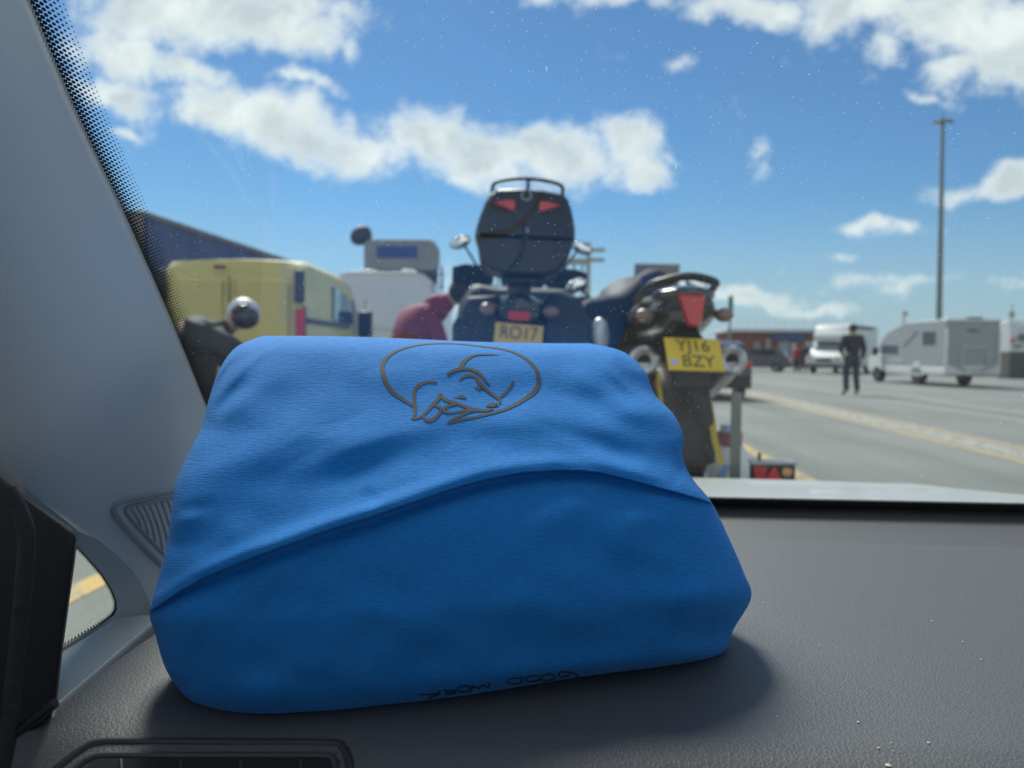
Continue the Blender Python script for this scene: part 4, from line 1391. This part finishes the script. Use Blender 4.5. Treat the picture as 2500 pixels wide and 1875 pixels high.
grey_jacket = M('grey_black_jacket', (.036, .042, .052), .8, var=.3, vscale=8, bump=.4, bscale=20)
J = dict(pelvis=rl(470, 980), spine=rl(475, 895), chest=rl(448, 815), neck=rl(540, 812, dR + .05), jaw=rl(575, 785, dR + .06), head=rl(595, 764, dR + .06), crown=rl(600, 738, dR + .06),
         sho_l=rl(455, 800, dR + .2), elb_l=rl(540, 870, dR + .3), wrist_l=rl(600, 920, dR + .35), hand_l=rl(625, 935, dR + .35),
         sho_r=rl(475, 815, dR - .18), elb_r=rl(560, 842, dR - .2), wrist_r=rl(625, 890, dR - .1), hand_r=rl(650, 905, dR - .1),
         hip_l=rl(400, 985, dR + .1), knee_l=rl(500, 1050, dR + .2), ank_l=rl(450, 1180, dR + .2), toe_l=rl(490, 1205, dR + .2),
         hip_r=rl(400, 985, dR - .1), knee_r=rl(500, 1055, dR - .2), ank_r=rl(450, 1185, dR - .2), toe_r=rl(490, 1210, dR - .2))


def helm(t, hd, rot):
    r2 = Matrix.Rotation(R(10), 3, 'Y')
    hs = MB().ball(hd + Vector((0, 0, -.005)), (.128, .135, .13), 18, r2).build('helmet', M('helmet_white', (.52, .53, .58), .45, coat=.15, var=.35, vscale=9), t)
    MB().ball(hd + Vector((.03, -.05, -.035)), (.112, .10, .098), 14, r2).build('helmet_lower', M('helmet_dark', (.03, .04, .08), .25, coat=.5, var=.5, vscale=14), hs)
    MB().ball(hd + Vector((.005, -.085, .012)), (.085, .065, .052), 14, Matrix.Rotation(R(-18), 3, 'Y')).build('visor', M('visor_black', (.01, .012, .015), .1, coat=.5), hs)
    MB().box(hd + Vector((-.045, -.128, -.03)), (.03, .012, .055), Matrix.Rotation(R(15), 3, 'Y')).build('helmet_mark', M('helmet_red', (.4, .03, .05), .4), hs, bevel=.008)


person('person in a white-topped helmet and dark grey jacket, leaning forward beside the yellow van', (ox, oy, 0), YAW, J, (grey_jacket, navy_cloth, shoe_m), hair=False, helmet=helm, bulk=1.3)
bk = make_bike('dark motorcycle under the helmeted rider, mostly hidden behind the T-shirt', (*G(395, dR + .05), 0), YAW - R(78), 0,
               dict(plate=None, light=light1, silencers=True, mir=(.36, 1.1, 1.18), bar_z=.98))

# person in red stooping to the left of the touring bike
dS = 6.4
ox, oy = G(1010, dS)
red_jacket = M('red_jacket', (.20, .014, .018), .75, var=.35, vscale=6, bump=.5, bscale=12)
J = dict(pelvis=rl(985, 935, dS), spine=rl(1000, 868, dS), chest=rl(1022, 795, dS), neck=rl(1088, 738, dS), jaw=rl(1105, 728, dS), head=rl(1121, 719, dS), crown=rl(1126, 708, dS),
         sho_l=rl(1000, 775, dS + .15), elb_l=rl(985, 860, dS + .25), wrist_l=rl(1040, 900, dS + .3), hand_l=rl(1065, 905, dS + .3),
         sho_r=rl(1050, 775, dS - .1), elb_r=rl(1080, 860, dS - .1), wrist_r=rl(1120, 900, dS), hand_r=rl(1140, 905, dS),
         hip_l=rl(965, 950, dS + .05), knee_l=rl(975, 1070, dS + .05), ank_l=rl(960, 1180, dS), toe_l=rl(990, 1200, dS),
         hip_r=rl(1005, 950, dS - .05), knee_r=rl(1015, 1070, dS), ank_r=rl(1000, 1180, dS), toe_r=rl(1030, 1200, dS))
ps = person('person in a red hooded jacket stooping with a dark head, left of the touring motorcycle', (ox, oy, 0), YAW, J, (red_jacket, navy_cloth, shoe_m), bulk=1.12)
MB().ball(Vector(J['neck']) + Vector((-.095, .02, -.01)), (.105, .12, .075), 12, Matrix.Rotation(R(-25), 3, 'Y')).build('hood', red_jacket, ps)


# ------------------------------------------------------------------ vans, lorry, campers, cars
def wheels(t, spots, r=.34, w=.22, rim_m=None):
    for x, y in spots:
        s = 1 if x > 0 else -1
        wl = MB().wheel((x, y, r), [(-w / 2, r * .6), (-w / 2, r * .93), (-w * .3, r), (w * .3, r), (w / 2, r * .93), (w / 2, r * .6), (-w / 2, r * .6)], 22).build('wheel', rubber, t)
        MB().tube([(x - w * .42, y, r), (x + w * .42, y, r)], r * .62, 18).build('rim', rim_m or galv, wl)


yv_ = thing('panel_van', 'yellow panel van with tall red rear lamps, seen from behind past the rider', 'van', (*G(565, 10.2), 0), RZ)
ym = M('yellow_van_paint', (.56, .48, .19), .5, var=.08, vscale=2, coat=.2)
bodyo = [(0, .42), (0, 1.2), (.03, 1.9), (.08, 2.2), (.2, 2.345), (.5, 2.39), (2.6, 2.38), (3.15, 2.28), (3.9, 1.66), (4.15, 1.5), (4.7, 1.25), (4.85, 1.0), (4.9, .42)]


def vbody(out, hw, tum=.06, ztum=1.3):
    """extruded side profile whose upper half leans in"""
    ls = []
    for f in (-1., -.93, -.7, -.35, 0, .35, .7, .93, 1.):
        a = abs(f)
        ls.append([(f * hw * (1 - tum * max(0, (z - ztum)) * (1 if a > .5 else .6)), y + (.05 * (1 - a * a) * (-1 if y < .3 else (1 if y > 3.9 else 0))) + (.02 if a == 1 else 0) * (1 if y < .3 else 0), z + (.035 * (1 - a * a) if z > 2.3 else 0) - (.05 if a == 1 and z > 2.3 else 0)) for y, z in out])
    return MB().loft(ls)


vbody(bodyo, .97).build('body', ym, yv_)
for s in (-1, 1):
    c1 = MB().box((s * .905, -.012, 2.02), (.13, .06, .42)).build('corner_trim', M('van_grey_trim', (.055, .06, .075), .5), yv_, bevel=.02)
    tl = MB().box((s * .915, -.014, 1.47), (.12, .07, .52)).build('tail_lamp', redlens, yv_, bevel=.02)
    MB().box((s * .915, -.03, 1.27), (.09, .06, .18)).build('lamp_clear', M('clear_lens', (.5, .42, .45), .2, coat=.4), tl, bevel=.01)
    MB().box((s * .965, .02, 1.45), (.03, .07, .62)).build('lamp_backing', M('van_grey_trim', (.055, .06, .075), .5), tl, bevel=.005)
MB().box((-.13, -.035, 2.265), (.15, .04, .045)).build('brake_lamp', M('maroon_lens', (.12, .012, .03), .3), yv_, bevel=.006)
MB().box((.0, -.048, 1.35), (.012, .02, 1.6)).build('door_seam', M('seam_dark', (.12, .1, .03), .7), yv_)
for s in (-1, 1):
    MB().box((s * .43, -.046, 1.66), (.66, .02, .88)).build('door_panel', ym, yv_, bevel=.012)
MB().box((0, -.07, .52), (1.86, .12, .2)).build('bumper', blackp, yv_, bevel=.03)
for s in (-1, 1):
    xx = s * .945
    MB().pyz([(1.72, 1.64), (3.12, 1.62), (3.05, 1.88), (2.75, 2.08), (1.76, 2.16)], xx - .03, xx + .012).build('side_window', M('sky_glass', (.05, .09, .15), .06, coat=.5), yv_, bevel=.01)
    MB().pyz([(3.22, 1.46), (3.9, 1.46), (3.35, 1.98), (3.2, 2.06)], xx - .03, xx + .01).build('quarter_light', darkglass, yv_, bevel=.01)
    mo = MB().box((s * 1.13, 3.35, 1.64), (.24, .14, .46)).build('door_mirror', blackp, yv_, bevel=.04)
    MB().tube([(s * .95, 3.4, 1.36), (s * 1.1, 3.36, 1.36)], .03, 8).build('mirror_arm', blackp, mo)
    MB().box((s * .965, 1.5, 1.58), (.03, 2.7, .07)).build('rub_strip', M('van_grey_trim', (.055, .06, .075), .5), yv_, bevel=.01)
wsh = MB()
wsh.add([(-.78, 3.25, 2.24), (.78, 3.25, 2.24), (.84, 3.94, 1.67), (-.84, 3.94, 1.67)], [(0, 1, 2, 3)])
wsh.build('van_windscreen', darkglass, yv_)
wheels(yv_, [(-.84, .9), (.84, .9), (-.84, 3.9), (.84, 3.9)])

wv_ = thing('box_van', 'white high-roofed van with rounded top edge, standing beyond the yellow van', 'van', (*G(933, 17.0), 0), RZ)
wtop = Zp(933, 668, 17)
wb = [(-1.1, .45), (1.1, .45), (1.12, 1.0), (1.11, wtop - .35), (1.06, wtop - .14), (.92, wtop - .03), (.7, wtop), (-.7, wtop), (-.92, wtop - .03), (-1.06, wtop - .14), (-1.11, wtop - .35), (-1.12, 1.0)]
MB().loft([[(x * k, y, .45 + (z - .45) * k) for x, z in wb] for y, k in ((0, .97), (.03, 1), (5.2, 1), (5.4, .9))]).build('body', M('white_van_rear', (.56, .58, .62), .4, var=.04, coat=.2), wv_)
MB().box((0, -.01, 1.95), (.9, .03, .6)).build('rear_panel', M('white_van_rear', (.56, .58, .62), .4), wv_, bevel=.04)
MB().loft([[(x, y, wtop + z) for x, z in ((-.95, -.03), (.95, -.03), (.7, .035), (-.7, .035))] for y in (-.01, .12)]).build('roof_cap', whitep, wv_, bevel=.02)
for x in (-.35, .55):
    MB().box((x, .3, wtop + .05), (.3, .4, .1)).build('roof_vent', whitep, wv_, bevel=.03)
for s in (-1, 1):
    MB().box((s * .98, -.02, 1.0), (.14, .05, .5)).build('tail_lamp', redlens, wv_, bevel=.02)
MB().box((-.37, -.02, 1.55), (.02, .02, 1.5)).build('door_seam', M('seam_grey', (.25, .26, .29), .6), wv_)
MB().box((1.10, .06, 1.9), (.05, .08, 1.6)).build('edge_strip', M('edge_grey', (.2, .21, .25), .5), wv_, bevel=.01)
wheels(wv_, [(-.95, 1.2), (.95, 1.2), (-.95, 4.2), (.95, 4.2)])

lx, ly = P(352, 600, 15.7).x, P(352, 600, 15.7).y
lo = thing('lorry_trailer', 'long dark blue curtain-sided lorry trailer rising behind the yellow van', 'lorry trailer', (lx - 1.27, ly, 0), 0)
curt = M('blue_curtain', (.055, .085, .21), .55, var=.35, vscale=1.5, bump=.6, bscale=3)
cb = []
for y in np.linspace(.1, 13.4, 90):
    d_ = .018 * math.sin(y * 9) + .01 * math.sin(y * 3.1)
    cb.append([(1.24 + d_, y, 1.15), (1.26 + d_, y, 2.6), (1.24 + d_, y, 3.86), (-1.24, y, 3.86), (-1.24, y, 1.15)])
MB().loft(cb).build('curtain_side', curt, lo)
MB().box((0, 6.75, 3.92), (2.56, 13.5, .12)).build('roof_rail', M('rail_grey', (.16, .17, .18), .5), lo, bevel=.02)
MB().box((0, .03, 2.5), (2.5, .06, 2.75)).build('rear_doors', M('lorry_grey', (.2, .19, .2), .5), lo, bevel=.02)
MB().box((0, 6.75, 1.08), (2.5, 13.5, .12)).build('chassis', blackp, lo, bevel=.02)
wheels(lo, [(s * 1.1, y) for s in (-1, 1) for y in (2.0, 3.3, 4.6, 12.6)], .5, .32)

# overhead lane sign beyond the vans
gs = thing('lane_sign', 'grey rounded sign box with blue panel and lamp arm, above the white van', 'sign', (*G(965, 42), 0), RZ)
zc = Zp(965, 628, 42)
k_ = 42 / FPX
ob = [(-72, -38), (-60, -46), (0, -52), (80, -50), (98, -44), (104, -10), (104, 22), (96, 34), (84, 38), (-40, 38), (-62, 36), (-72, 28)]
hs_ = MB().pxz([(x * k_, zc + z * k_) for x, z in ob], -.6, .9).build('sign_housing', M('sign_grey', (.27, .275, .26), .6, var=.3, vscale=.6), gs, bevel=.06)
MB().box((8 * k_, -.63, zc + 8 * k_), (96 * k_, .06, 28 * k_)).build('blue_panel', M('sign_blue', (.05, .07, .24), .5, var=.5, vscale=1.2), gs, bevel=.02)
MB().box((20 * k_, -.5, zc - 44 * k_), (170 * k_, .5, 16 * k_)).build('under_bracket', M('bracket_dark', (.05, .052, .055), .6), gs, bevel=.05)
MB().tube([(-60 * k_, 0, zc + 40 * k_), (-92 * k_, 0, zc + 44 * k_)], .34, 8).build('lamp_arm', M('bracket_dark', (.05, .052, .055), .6), gs)
MB().ball((-84 * k_, 0, zc + 50 * k_), (.62, .45, .5), 10, Matrix.Rotation(R(-35), 3, 'Y')).build('lamp_head', M('bracket_dark', (.05, .052, .055), .6), gs)
MB().tube([(92 * k_, .2, 0), (92 * k_, .2, zc)], .22, 10).build('sign_post', M('bracket_dark', (.05, .052, .055), .6), gs)
MB().tube([(110 * k_, .6, 0), (110 * k_, .6, zc - 20 * k_)], .06, 8).build('cable_post', M('bracket_dark', (.05, .052, .055), .6), gs)
for zf in (-.7, -.4):
    MB().box((105 * k_, .4, zc + zf * 100 * k_), (.5, .06, .06)).build('step_rung', M('bracket_dark', (.05, .052, .055), .6), gs)

ga = thing('signal_gantry', 'thin beige gantry post with short arms, peeping out right of the top box', 'gantry', (*G(1433, 60), 0), RZ)
kk = 60 / FPX
be = M('beige_steel', (.36, .34, .24), .6)
MB().tube([(0, 0, 0), (0, 0, Zp(1433, 594, 60))], .16, 8).build('post', be, ga)
for yy in (612, 636):
    MB().box((22 * kk, 0, Zp(1433, yy, 60)), (34 * kk, .3, .28)).build('arm', be, ga, bevel=.03)
MB().box((-34 * kk, 0, Zp(1433, 640, 60)), (66 * kk, .5, .45)).build('walkway', be, ga, bevel=.03)
for q_ in (-55, -35, -15):
    MB().tube([(q_ * kk, 0, Zp(1433, 640, 60)), (q_ * kk, 0, 0)], .09, 6).build('strut', be, ga)

bo = thing('notice_board', 'blank grey board standing tall behind the kit bag', 'board', (*G(1598, 30), 0), RZ - R(10))
kk = 30 / FPX
MB().box((0, 0, Zp(1598, 700, 30)), (108 * kk, .12, 108 * kk), Matrix.Rotation(R(1.5), 3, 'Y')).build('panel', M('board_grey', (.21, .21, .2), .7), bo, bevel=.01)
MB().box((-24 * kk, -.08, Zp(1598, 695, 30)), (46 * kk, .04, 98 * kk)).build('panel_bluegrey_strip', M('board_bluegrey', (.17, .18, .215), .7), bo)  # blue-grey strip over the left half of the panel
for s in (-.6, .6):
    MB().tube([(s, .1, 0), (s, .1, Zp(1598, 690, 30))], .06, 8).build('leg', galv, bo)

gsn = thing('green_signal', 'narrow green signal head on a thin pole above the brick building', 'signal', (*G(1779, 62), 0), RZ)
MB().tube([(0, 0, 0), (0, 0, Zp(1779, 722, 62))], .09, 8).build('pole', M('green_grey', (.2, .28, .24), .6), gsn)
MB().box((.0, -.12, Zp(1779, 742, 62)), (.34, .2, 1.2)).build('signal_head', M('signal_green', (.03, .15, .07), .5), gsn, bevel=.03)


def make_car(label, loc, rz, paint_m):
    t = thing('parked_car', label, 'car', loc, rz)
    out = [(0, .3), (-.02, .75), (.05, .98), (.25, 1.05), (.45, 1.42), (.8, 1.5), (2.2, 1.48), (2.9, 1.02), (3.9, .9), (4.2, .75), (4.25, .3)]
    vbody(out, .9, .18, .95).build('body', paint_m, t)
    MB().add([(-.62, .235, 1.08), (.62, .235, 1.08), (.56, .43, 1.38), (-.56, .43, 1.38)], [(0, 1, 2, 3)]).build('rear_window', darkglass, t)
    for s in (-1, 1):
        MB().box((s * .78, -.01, .9), (.22, .1, .16)).build('tail_light', redlens, t, bevel=.03)
        MB().pyz([(.7, 1.05), (2.75, 1.05), (2.2, 1.4), (.85, 1.42)], s * .835 - .03, s * .835 + .03).build('side_window', darkglass, t, bevel=.01)
    MB().box((0, -.05, .48), (1.7, .12, .3)).build('bumper', blackp, t, bevel=.04)
    MB().box((0, -.06, .78), (.5, .02, .12)).build('number_plate', yplate1, t)
    wheels(t, [(-.8, .75), (.8, .75), (-.8, 3.4), (.8, 3.4)], .32, .2)
    return t


make_car('dark blue-grey car queuing ahead, half hidden by the yellow-plated bike', (*G(1748, 19.5), 0), RZ, M('dark_car_paint', (.035, .042, .055), .3, coat=.5))

# motorhomes over on the right
cm = thing('motorhome', 'grey coachbuilt motorhome with white trim and a pale hatch outline, seen from its left rear', 'motorhome', (*G(2372, 28.6), 0), RZ + R(1))
H = Zp(2372, 779, 28.6)
sidep = [(0, .4), (0, H - .06), (.06, H), (3.0, H - .04), (4.2, H - .35), (4.75, H - .62), (5.3, 1.25), (5.9, 1.02), (6.0, .5)]
MB().pyz(sidep, -1.0, 1.0).build('body', M('motorhome_grey', (.31, .325, .335), .4, var=.05), cm, bevel=.04)
white = whitep
MB().box((0, -.02, .62), (2.04, .14, .34)).build('rear_bumper', white, cm, bevel=.05)
for s in (-1, 1):
    MB().box((s * .98, -.01, 1.35), (.09, .1, H - .95)).build('corner_post', white, cm, bevel=.03)
    MB().box((s * 1.0, 2.2, .58), (.06, 4.4, .26)).build('side_skirt', white, cm, bevel=.02)
    MB().box((s * .5, -.1, .72), (.5, .05, .12), Matrix.Rotation(R(20 * -s), 3, 'Y')).build('lamp_bracket', M('lamp_grey', (.35, .36, .37), .4), cm, bevel=.02)
MB().box((0, -.005, H - .05), (2.02, .12, .11)).build('roof_edge', white, cm, bevel=.03)
MB().box((.05, .1, H + .03), (.55, .3, .09)).build('roof_light', M('roof_light_grey', (.11, .12, .125), .5), cm, bevel=.03)
hz0, hz1 = .86, 1.52
fr_ = MB()
fr_.box((-.4, -.012, 1.15), (.1, .05, .72)).box((.58, -.012, 1.15), (.1, .05, .72)).box((.09, -.012, 1.48), (1.08, .05, .12))
fr_.build('hatch_frame', M('pale_grey', (.4, .41, .41), .4), cm, bevel=.02)
MB().box((0, -.015, H - .42), (.4, .03, .08)).build('high_lamp', M('roof_light_grey', (.11, .12, .125), .5), cm, bevel=.01)
MB().box((.15, -.1, .66), (.5, .02, .12)).build('number_plate', M('plate_pale', (.5, .5, .42), .5), cm)
sidew = M('motorhome_window', (.05, .065, .09), .4)
MB().box((-1.005, 1.15, H - .68), (.04, .85, .52)).build('side_window', sidew, cm, bevel=.03)
MB().box((-1.005, 4.1, 1.42), (.04, 1.3, .36)).build('cab_window', sidew, cm, bevel=.03)
MB().pyz([(2.9, 1.52), (3.1, 1.52), (2.1, H - .42), (1.9, H - .42)], -1.015, -.98).build('swoosh', M('swoosh_grey', (.17, .175, .18), .5), cm)
MB().add([(-.85, 4.77, H - .66), (.85, 4.77, H - .66), (.92, 5.29, 1.28), (-.92, 5.29, 1.28)], [(0, 1, 2, 3)]).build('windscreen', sidew, cm)
MB().pyz([(4.7, .5), (6.02, .5), (5.92, 1.06), (5.3, 1.27), (4.75, 1.2)], -1.02, 1.02).build('cab_front', white, cm, bevel=.04)
mo = MB().box((-1.2, 4.95, 1.32), (.2, .12, .34)).build('door_mirror', blackp, cm, bevel=.03)
MB().pyz([(1.47, .36), (1.55, .66), (1.8, .9), (2.1, .9), (2.35, .66), (2.43, .36)], -1.03, -.99).build('wheel_arch', white, cm, bevel=.01)
MB().pyz([(3.0, .86), (4.1, .86), (4.0, 1.0), (3.1, 1.02)], -1.012, -.98).build('step_locker', M('pale_grey', (.4, .41, .41), .4), cm, bevel=.01)
wheels(cm, [(-.9, 1.95), (.9, 1.95), (-.92, 5.1), (.92, 5.1)], .34, .26, M('dark_rim', (.05, .052, .055), .5))

mh = thing('motorhome', 'white motorhome facing this way, partly behind the walking person', 'motorhome', (*G(2010, 46), 0), RZ + R(139))
H2 = Zp(2040, 789, 46)
fo = [(0, .45), (-.02, .95), (.25, 1.18), (.75, 1.3), (1.35, 2.0), (1.25, 2.25), (1.7, H2 - .15), (2.2, H2), (6.6, H2 - .05), (6.7, .45)]
MB().pyz([(-y, z) for y, z in fo], -1.12, 1.12).build('body', whitep, mh, bevel=.06)
MB().add([(-.85, -.80, 1.36), (.85, -.80, 1.36), (.8, -1.32, 1.97), (-.8, -1.32, 1.97)], [(0, 1, 2, 3)]).build('windscreen', sidew, mh)
for s in (-1, 1):
    MB().box((s * 1.125, -1.4, 1.62), (.03, .8, .42)).build('cab_window', sidew, mh, bevel=.03)
    MB().box((s * 1.125, -4.0, H2 - .22), (.04, 3.2, .16)).build('awning_rail', M('bracket_dark', (.05, .052, .055), .6), mh, bevel=.02)
    MB().box((s * .78, .02, .95), (.3, .06, .18)).build('headlight', M('clear_lens', (.5, .42, .45), .2, coat=.4), mh, bevel=.03)
    mq = MB().box((s * 1.25, -.75, 1.45), (.2, .12, .36)).build('door_mirror', blackp, mh, bevel=.03)
MB().box((0, .03, .5), (2.1, .1, .24)).build('bumper', M('bumper_grey', (.12, .125, .13), .5), mh, bevel=.03)
MB().box((0, .035, .84), (.9, .04, .2)).build('grille', blackp, mh, bevel=.02)
wheels(mh, [(-.95, -.95), (.95, -.95), (-.95, -5.0), (.95, -5.0)], .34, .24)

vr = thing('white_van', 'white van with a red lamp standing above the concrete barrier, at the right frame edge', 'van', (*G(2508, 44), 0), RZ + R(4))
H3 = Zp(2500, 784, 44)
vbody([(0, .6), (0, 1.4), (.1, H3 - .3), (.35, H3), (3.6, H3), (4.6, 1.7), (5.6, 1.3), (5.7, .6)], 1.1, .03, 1.3).build('body', whitep, vr)
MB().box((-.98, -.05, 2.05), (.24, .1, .2)).build('tail_light', redlens, vr, bevel=.03)
MB().box((.98, -.05, 2.05), (.24, .1, .2)).build('tail_light', redlens, vr, bevel=.03)
MB().box((.1, -.06, 2.2), (1.5, .05, .42)).build('rear_window', M('soft_glass', (.14, .16, .17), .15), vr, bevel=.03)
MB().box((-.7, -.08, 1.72), (.5, .08, .12)).build('rear_step', M('bumper_grey', (.12, .125, .13), .5), vr, bevel=.02)
wheels(vr, [(-.95, 1.1), (.95, 1.1), (-.95, 4.4), (.95, 4.4)], .36, .24)
kx = 40 / FPX
br = MB().box((0, 0, 0), (230 * kx, 1.0, Zp(2470, 858, 40))).build('concrete_barrier', M('dark_concrete', (.085, .09, .085), .85, var=.25, vscale=1.5, bump=.4, bscale=12), bevel=.06)
br.location = (*G(2563, 40), Zp(2470, 858, 40) / 2)
br.rotation_euler = (0, 0, RZ)
tag(br, 'dark weathered concrete barrier block at the right frame edge', 'barrier')

# ------------------------------------------------------------------ brick building, its people and the light mast
bu = thing('brick_building', 'low dark red brick terminal building with a pale flat roof and blue fascia sign', 'building', (*G(1800, 68), 0), RZ - R(6))
kb = 68 / FPX
bw = 290 * kb
top = Zp(1930, 812, 68)
brick = bpy.data.materials.new('red_brick')
brick.use_nodes = True
N, L = brick.node_tree.nodes, brick.node_tree.links
bt_ = N.new('ShaderNodeTexBrick')
bt_.inputs['Color1'].default_value = (.22, .055, .04, 1)
bt_.inputs['Color2'].default_value = (.16, .045, .038, 1)
bt_.inputs['Mortar'].default_value = (.2, .17, .15, 1)
bt_.inputs['Scale'].default_value = 4
tcb = N.new('ShaderNodeTexCoord')
mpb = N.new('ShaderNodeMapping'); mpb.inputs['Rotation'].default_value = (R(90), 0, 0)
L.new(tcb.outputs['Object'], mpb.inputs[0]); L.new(mpb.outputs[0], bt_.inputs['Vector'])
L.new(bt_.outputs[0], N['Principled BSDF'].inputs['Base Color'])
N['Principled BSDF'].inputs['Roughness'].default_value = .85
MB().box((bw / 2 - .7, 4, top / 2), (bw, 8, top)).build('wall', brick, bu)
MB().box((bw / 2 - .7, 4, top + .16), (bw + .8, 8.8, .32)).build('roof', M('pale_roof', (.55, .57, .58), .6), bu, bevel=.04)
rl_ = MB()
for zz in (.8, 1.15):
    rl_.box((bw / 2, .2, top + zz - .1), (bw, .035, .035))
for i in range(14):
    rl_.box((bw * i / 13, .2, top + .65), (.04, .04, .9))
rl_.build('roof_railing', M('railing_white', (.6, .62, .63), .5), bu)
MB().box((118 * kb, -.1, top - .38), (76 * kb, .14, .62)).build('fascia_sign', M('fascia_blue', (.035, .07, .2), .5, var=.4, vscale=.8), bu, bevel=.02)


def bx(px0, px1, py0, py1, name, mt):
    xa, xb = (px0 - 1800) * kb, (px1 - 1800) * kb
    za, zb = max(.02, Zp(px0, py1, 68)), Zp(px0, py0, 68)
    return MB().box(((xa + xb) / 2, -.02, (za + zb) / 2), (xb - xa, .12, zb - za)).build(name, mt, bu, bevel=.02)


bx(1836, 1852, 836, 884, 'door', M('green_door', (.16, .27, .22), .5))
bx(1866, 1876, 828, 860, 'window', M('pale_pane', (.28, .3, .28), .3))
bx(1896, 1922, 834, 884, 'entrance', M('grey_entrance', (.25, .28, .32), .4))
bx(1926, 1938, 838, 872, 'window', M('bright_pane', (.38, .5, .58), .3))
bx(1958, 1978, 834, 862, 'window', M('pale_pane2', (.4, .44, .5), .3))
bol = tag(MB().tube([(0, 0, 0), (0, 0, 1.15)], .12, 12).build('bollard', M('yellow_bollard', (.55, .38, .06), .5)), 'yellow bollard in front of the brick building', 'bollard')
bol.location = (*G(1855, 62), 0)
ck = make_car('small dark car parked by the brick building, left of the white motorhome', (*G(1928, 50), 0), RZ + R(62), M('slate_car_paint', (.07, .075, .085), .35, coat=.4))
pr = person('person in a bright red top standing beside the small dark car', (*G(1944, 47.5), 0), YAW + R(20), stand, (M('bright_red_cloth', (.5, .03, .04), .7), dark_cloth, shoe_m))
pr.scale = (.96, .96, .96)
pd2 = person('person in dark clothes standing between the small car and the white motorhome', (*G(1962, 47), 0), YAW - R(30), stand, (dark_cloth, dark_cloth, shoe_m))
pd2.scale = (.97, .97, .97)

ma_ = thing('light_mast', 'tall slim grey floodlight mast with a ring of lamps, behind the grey motorhome', 'light mast', (*G(2289, 62), 0), 0)
mzt = Zp(2300, 296, 62)
mtop = P(2302, 296, 62) - Vector((*G(2289, 62), 0))
MB().tube([(0, 0, 0), (mtop.x * .5, mtop.y * .5, mzt * .5), (mtop.x, mtop.y, mzt)], [.26, .2, .13], 12).build('mast', M('mast_grey', (.19, .215, .205), .55, metal=.3), ma_)
hd_ = MB().tube([(mtop.x - .55, mtop.y, mzt), (mtop.x + .55, mtop.y, mzt)], .09, 8).build('crossarm', M('mast_grey', (.19, .215, .205), .55), ma_)
for dx, dy in ((-.62, 0), (.62, 0), (0, -.45), (0, .45), (-.3, -.35), (.3, -.35)):
    MB().loft([[(mtop.x + dx + x * k, mtop.y + dy + y * k, mzt + z) for x, y in ((-.2, -.16), (.2, -.16), (.2, .16), (-.2, .16))] for z, k in ((-.12, 1), (.02, .9), (.08, .4))]).build('floodlight', M('lamp_housing', (.24, .25, .24), .5), ma_)
MB().tube([(mtop.x, mtop.y, mzt), (mtop.x, mtop.y, mzt + .5)], .06, 8).build('finial', M('mast_grey', (.19, .215, .205), .55), ma_)

sp_ = thing('camera_pole', 'thin pale pole with a small box, behind the white and grey motorhomes', 'pole', (*G(2202, 70), 0), 0)
MB().tube([(0, 0, 0), (0, 0, Zp(2202, 758, 70))], .07, 8).build('pole', be, sp_)
MB().box((.1, 0, Zp(2202, 766, 70)), (.4, .3, .3)).build('camera_box', be, sp_, bevel=.04)

tp_ = thing('thin_pole', 'thin pale yellow pole at the right frame edge, above the white van', 'pole', (*G(2464, 80), 0), 0)
MB().tube([(0, 0, 0), (0, 0, Zp(2464, 742, 80))], [.12, .06], 8).build('pole', be, tp_)
MB().box((0, 0, Zp(2464, 768, 80)), (.5, .3, .6)).build('pole_box', be, tp_, bevel=.04)
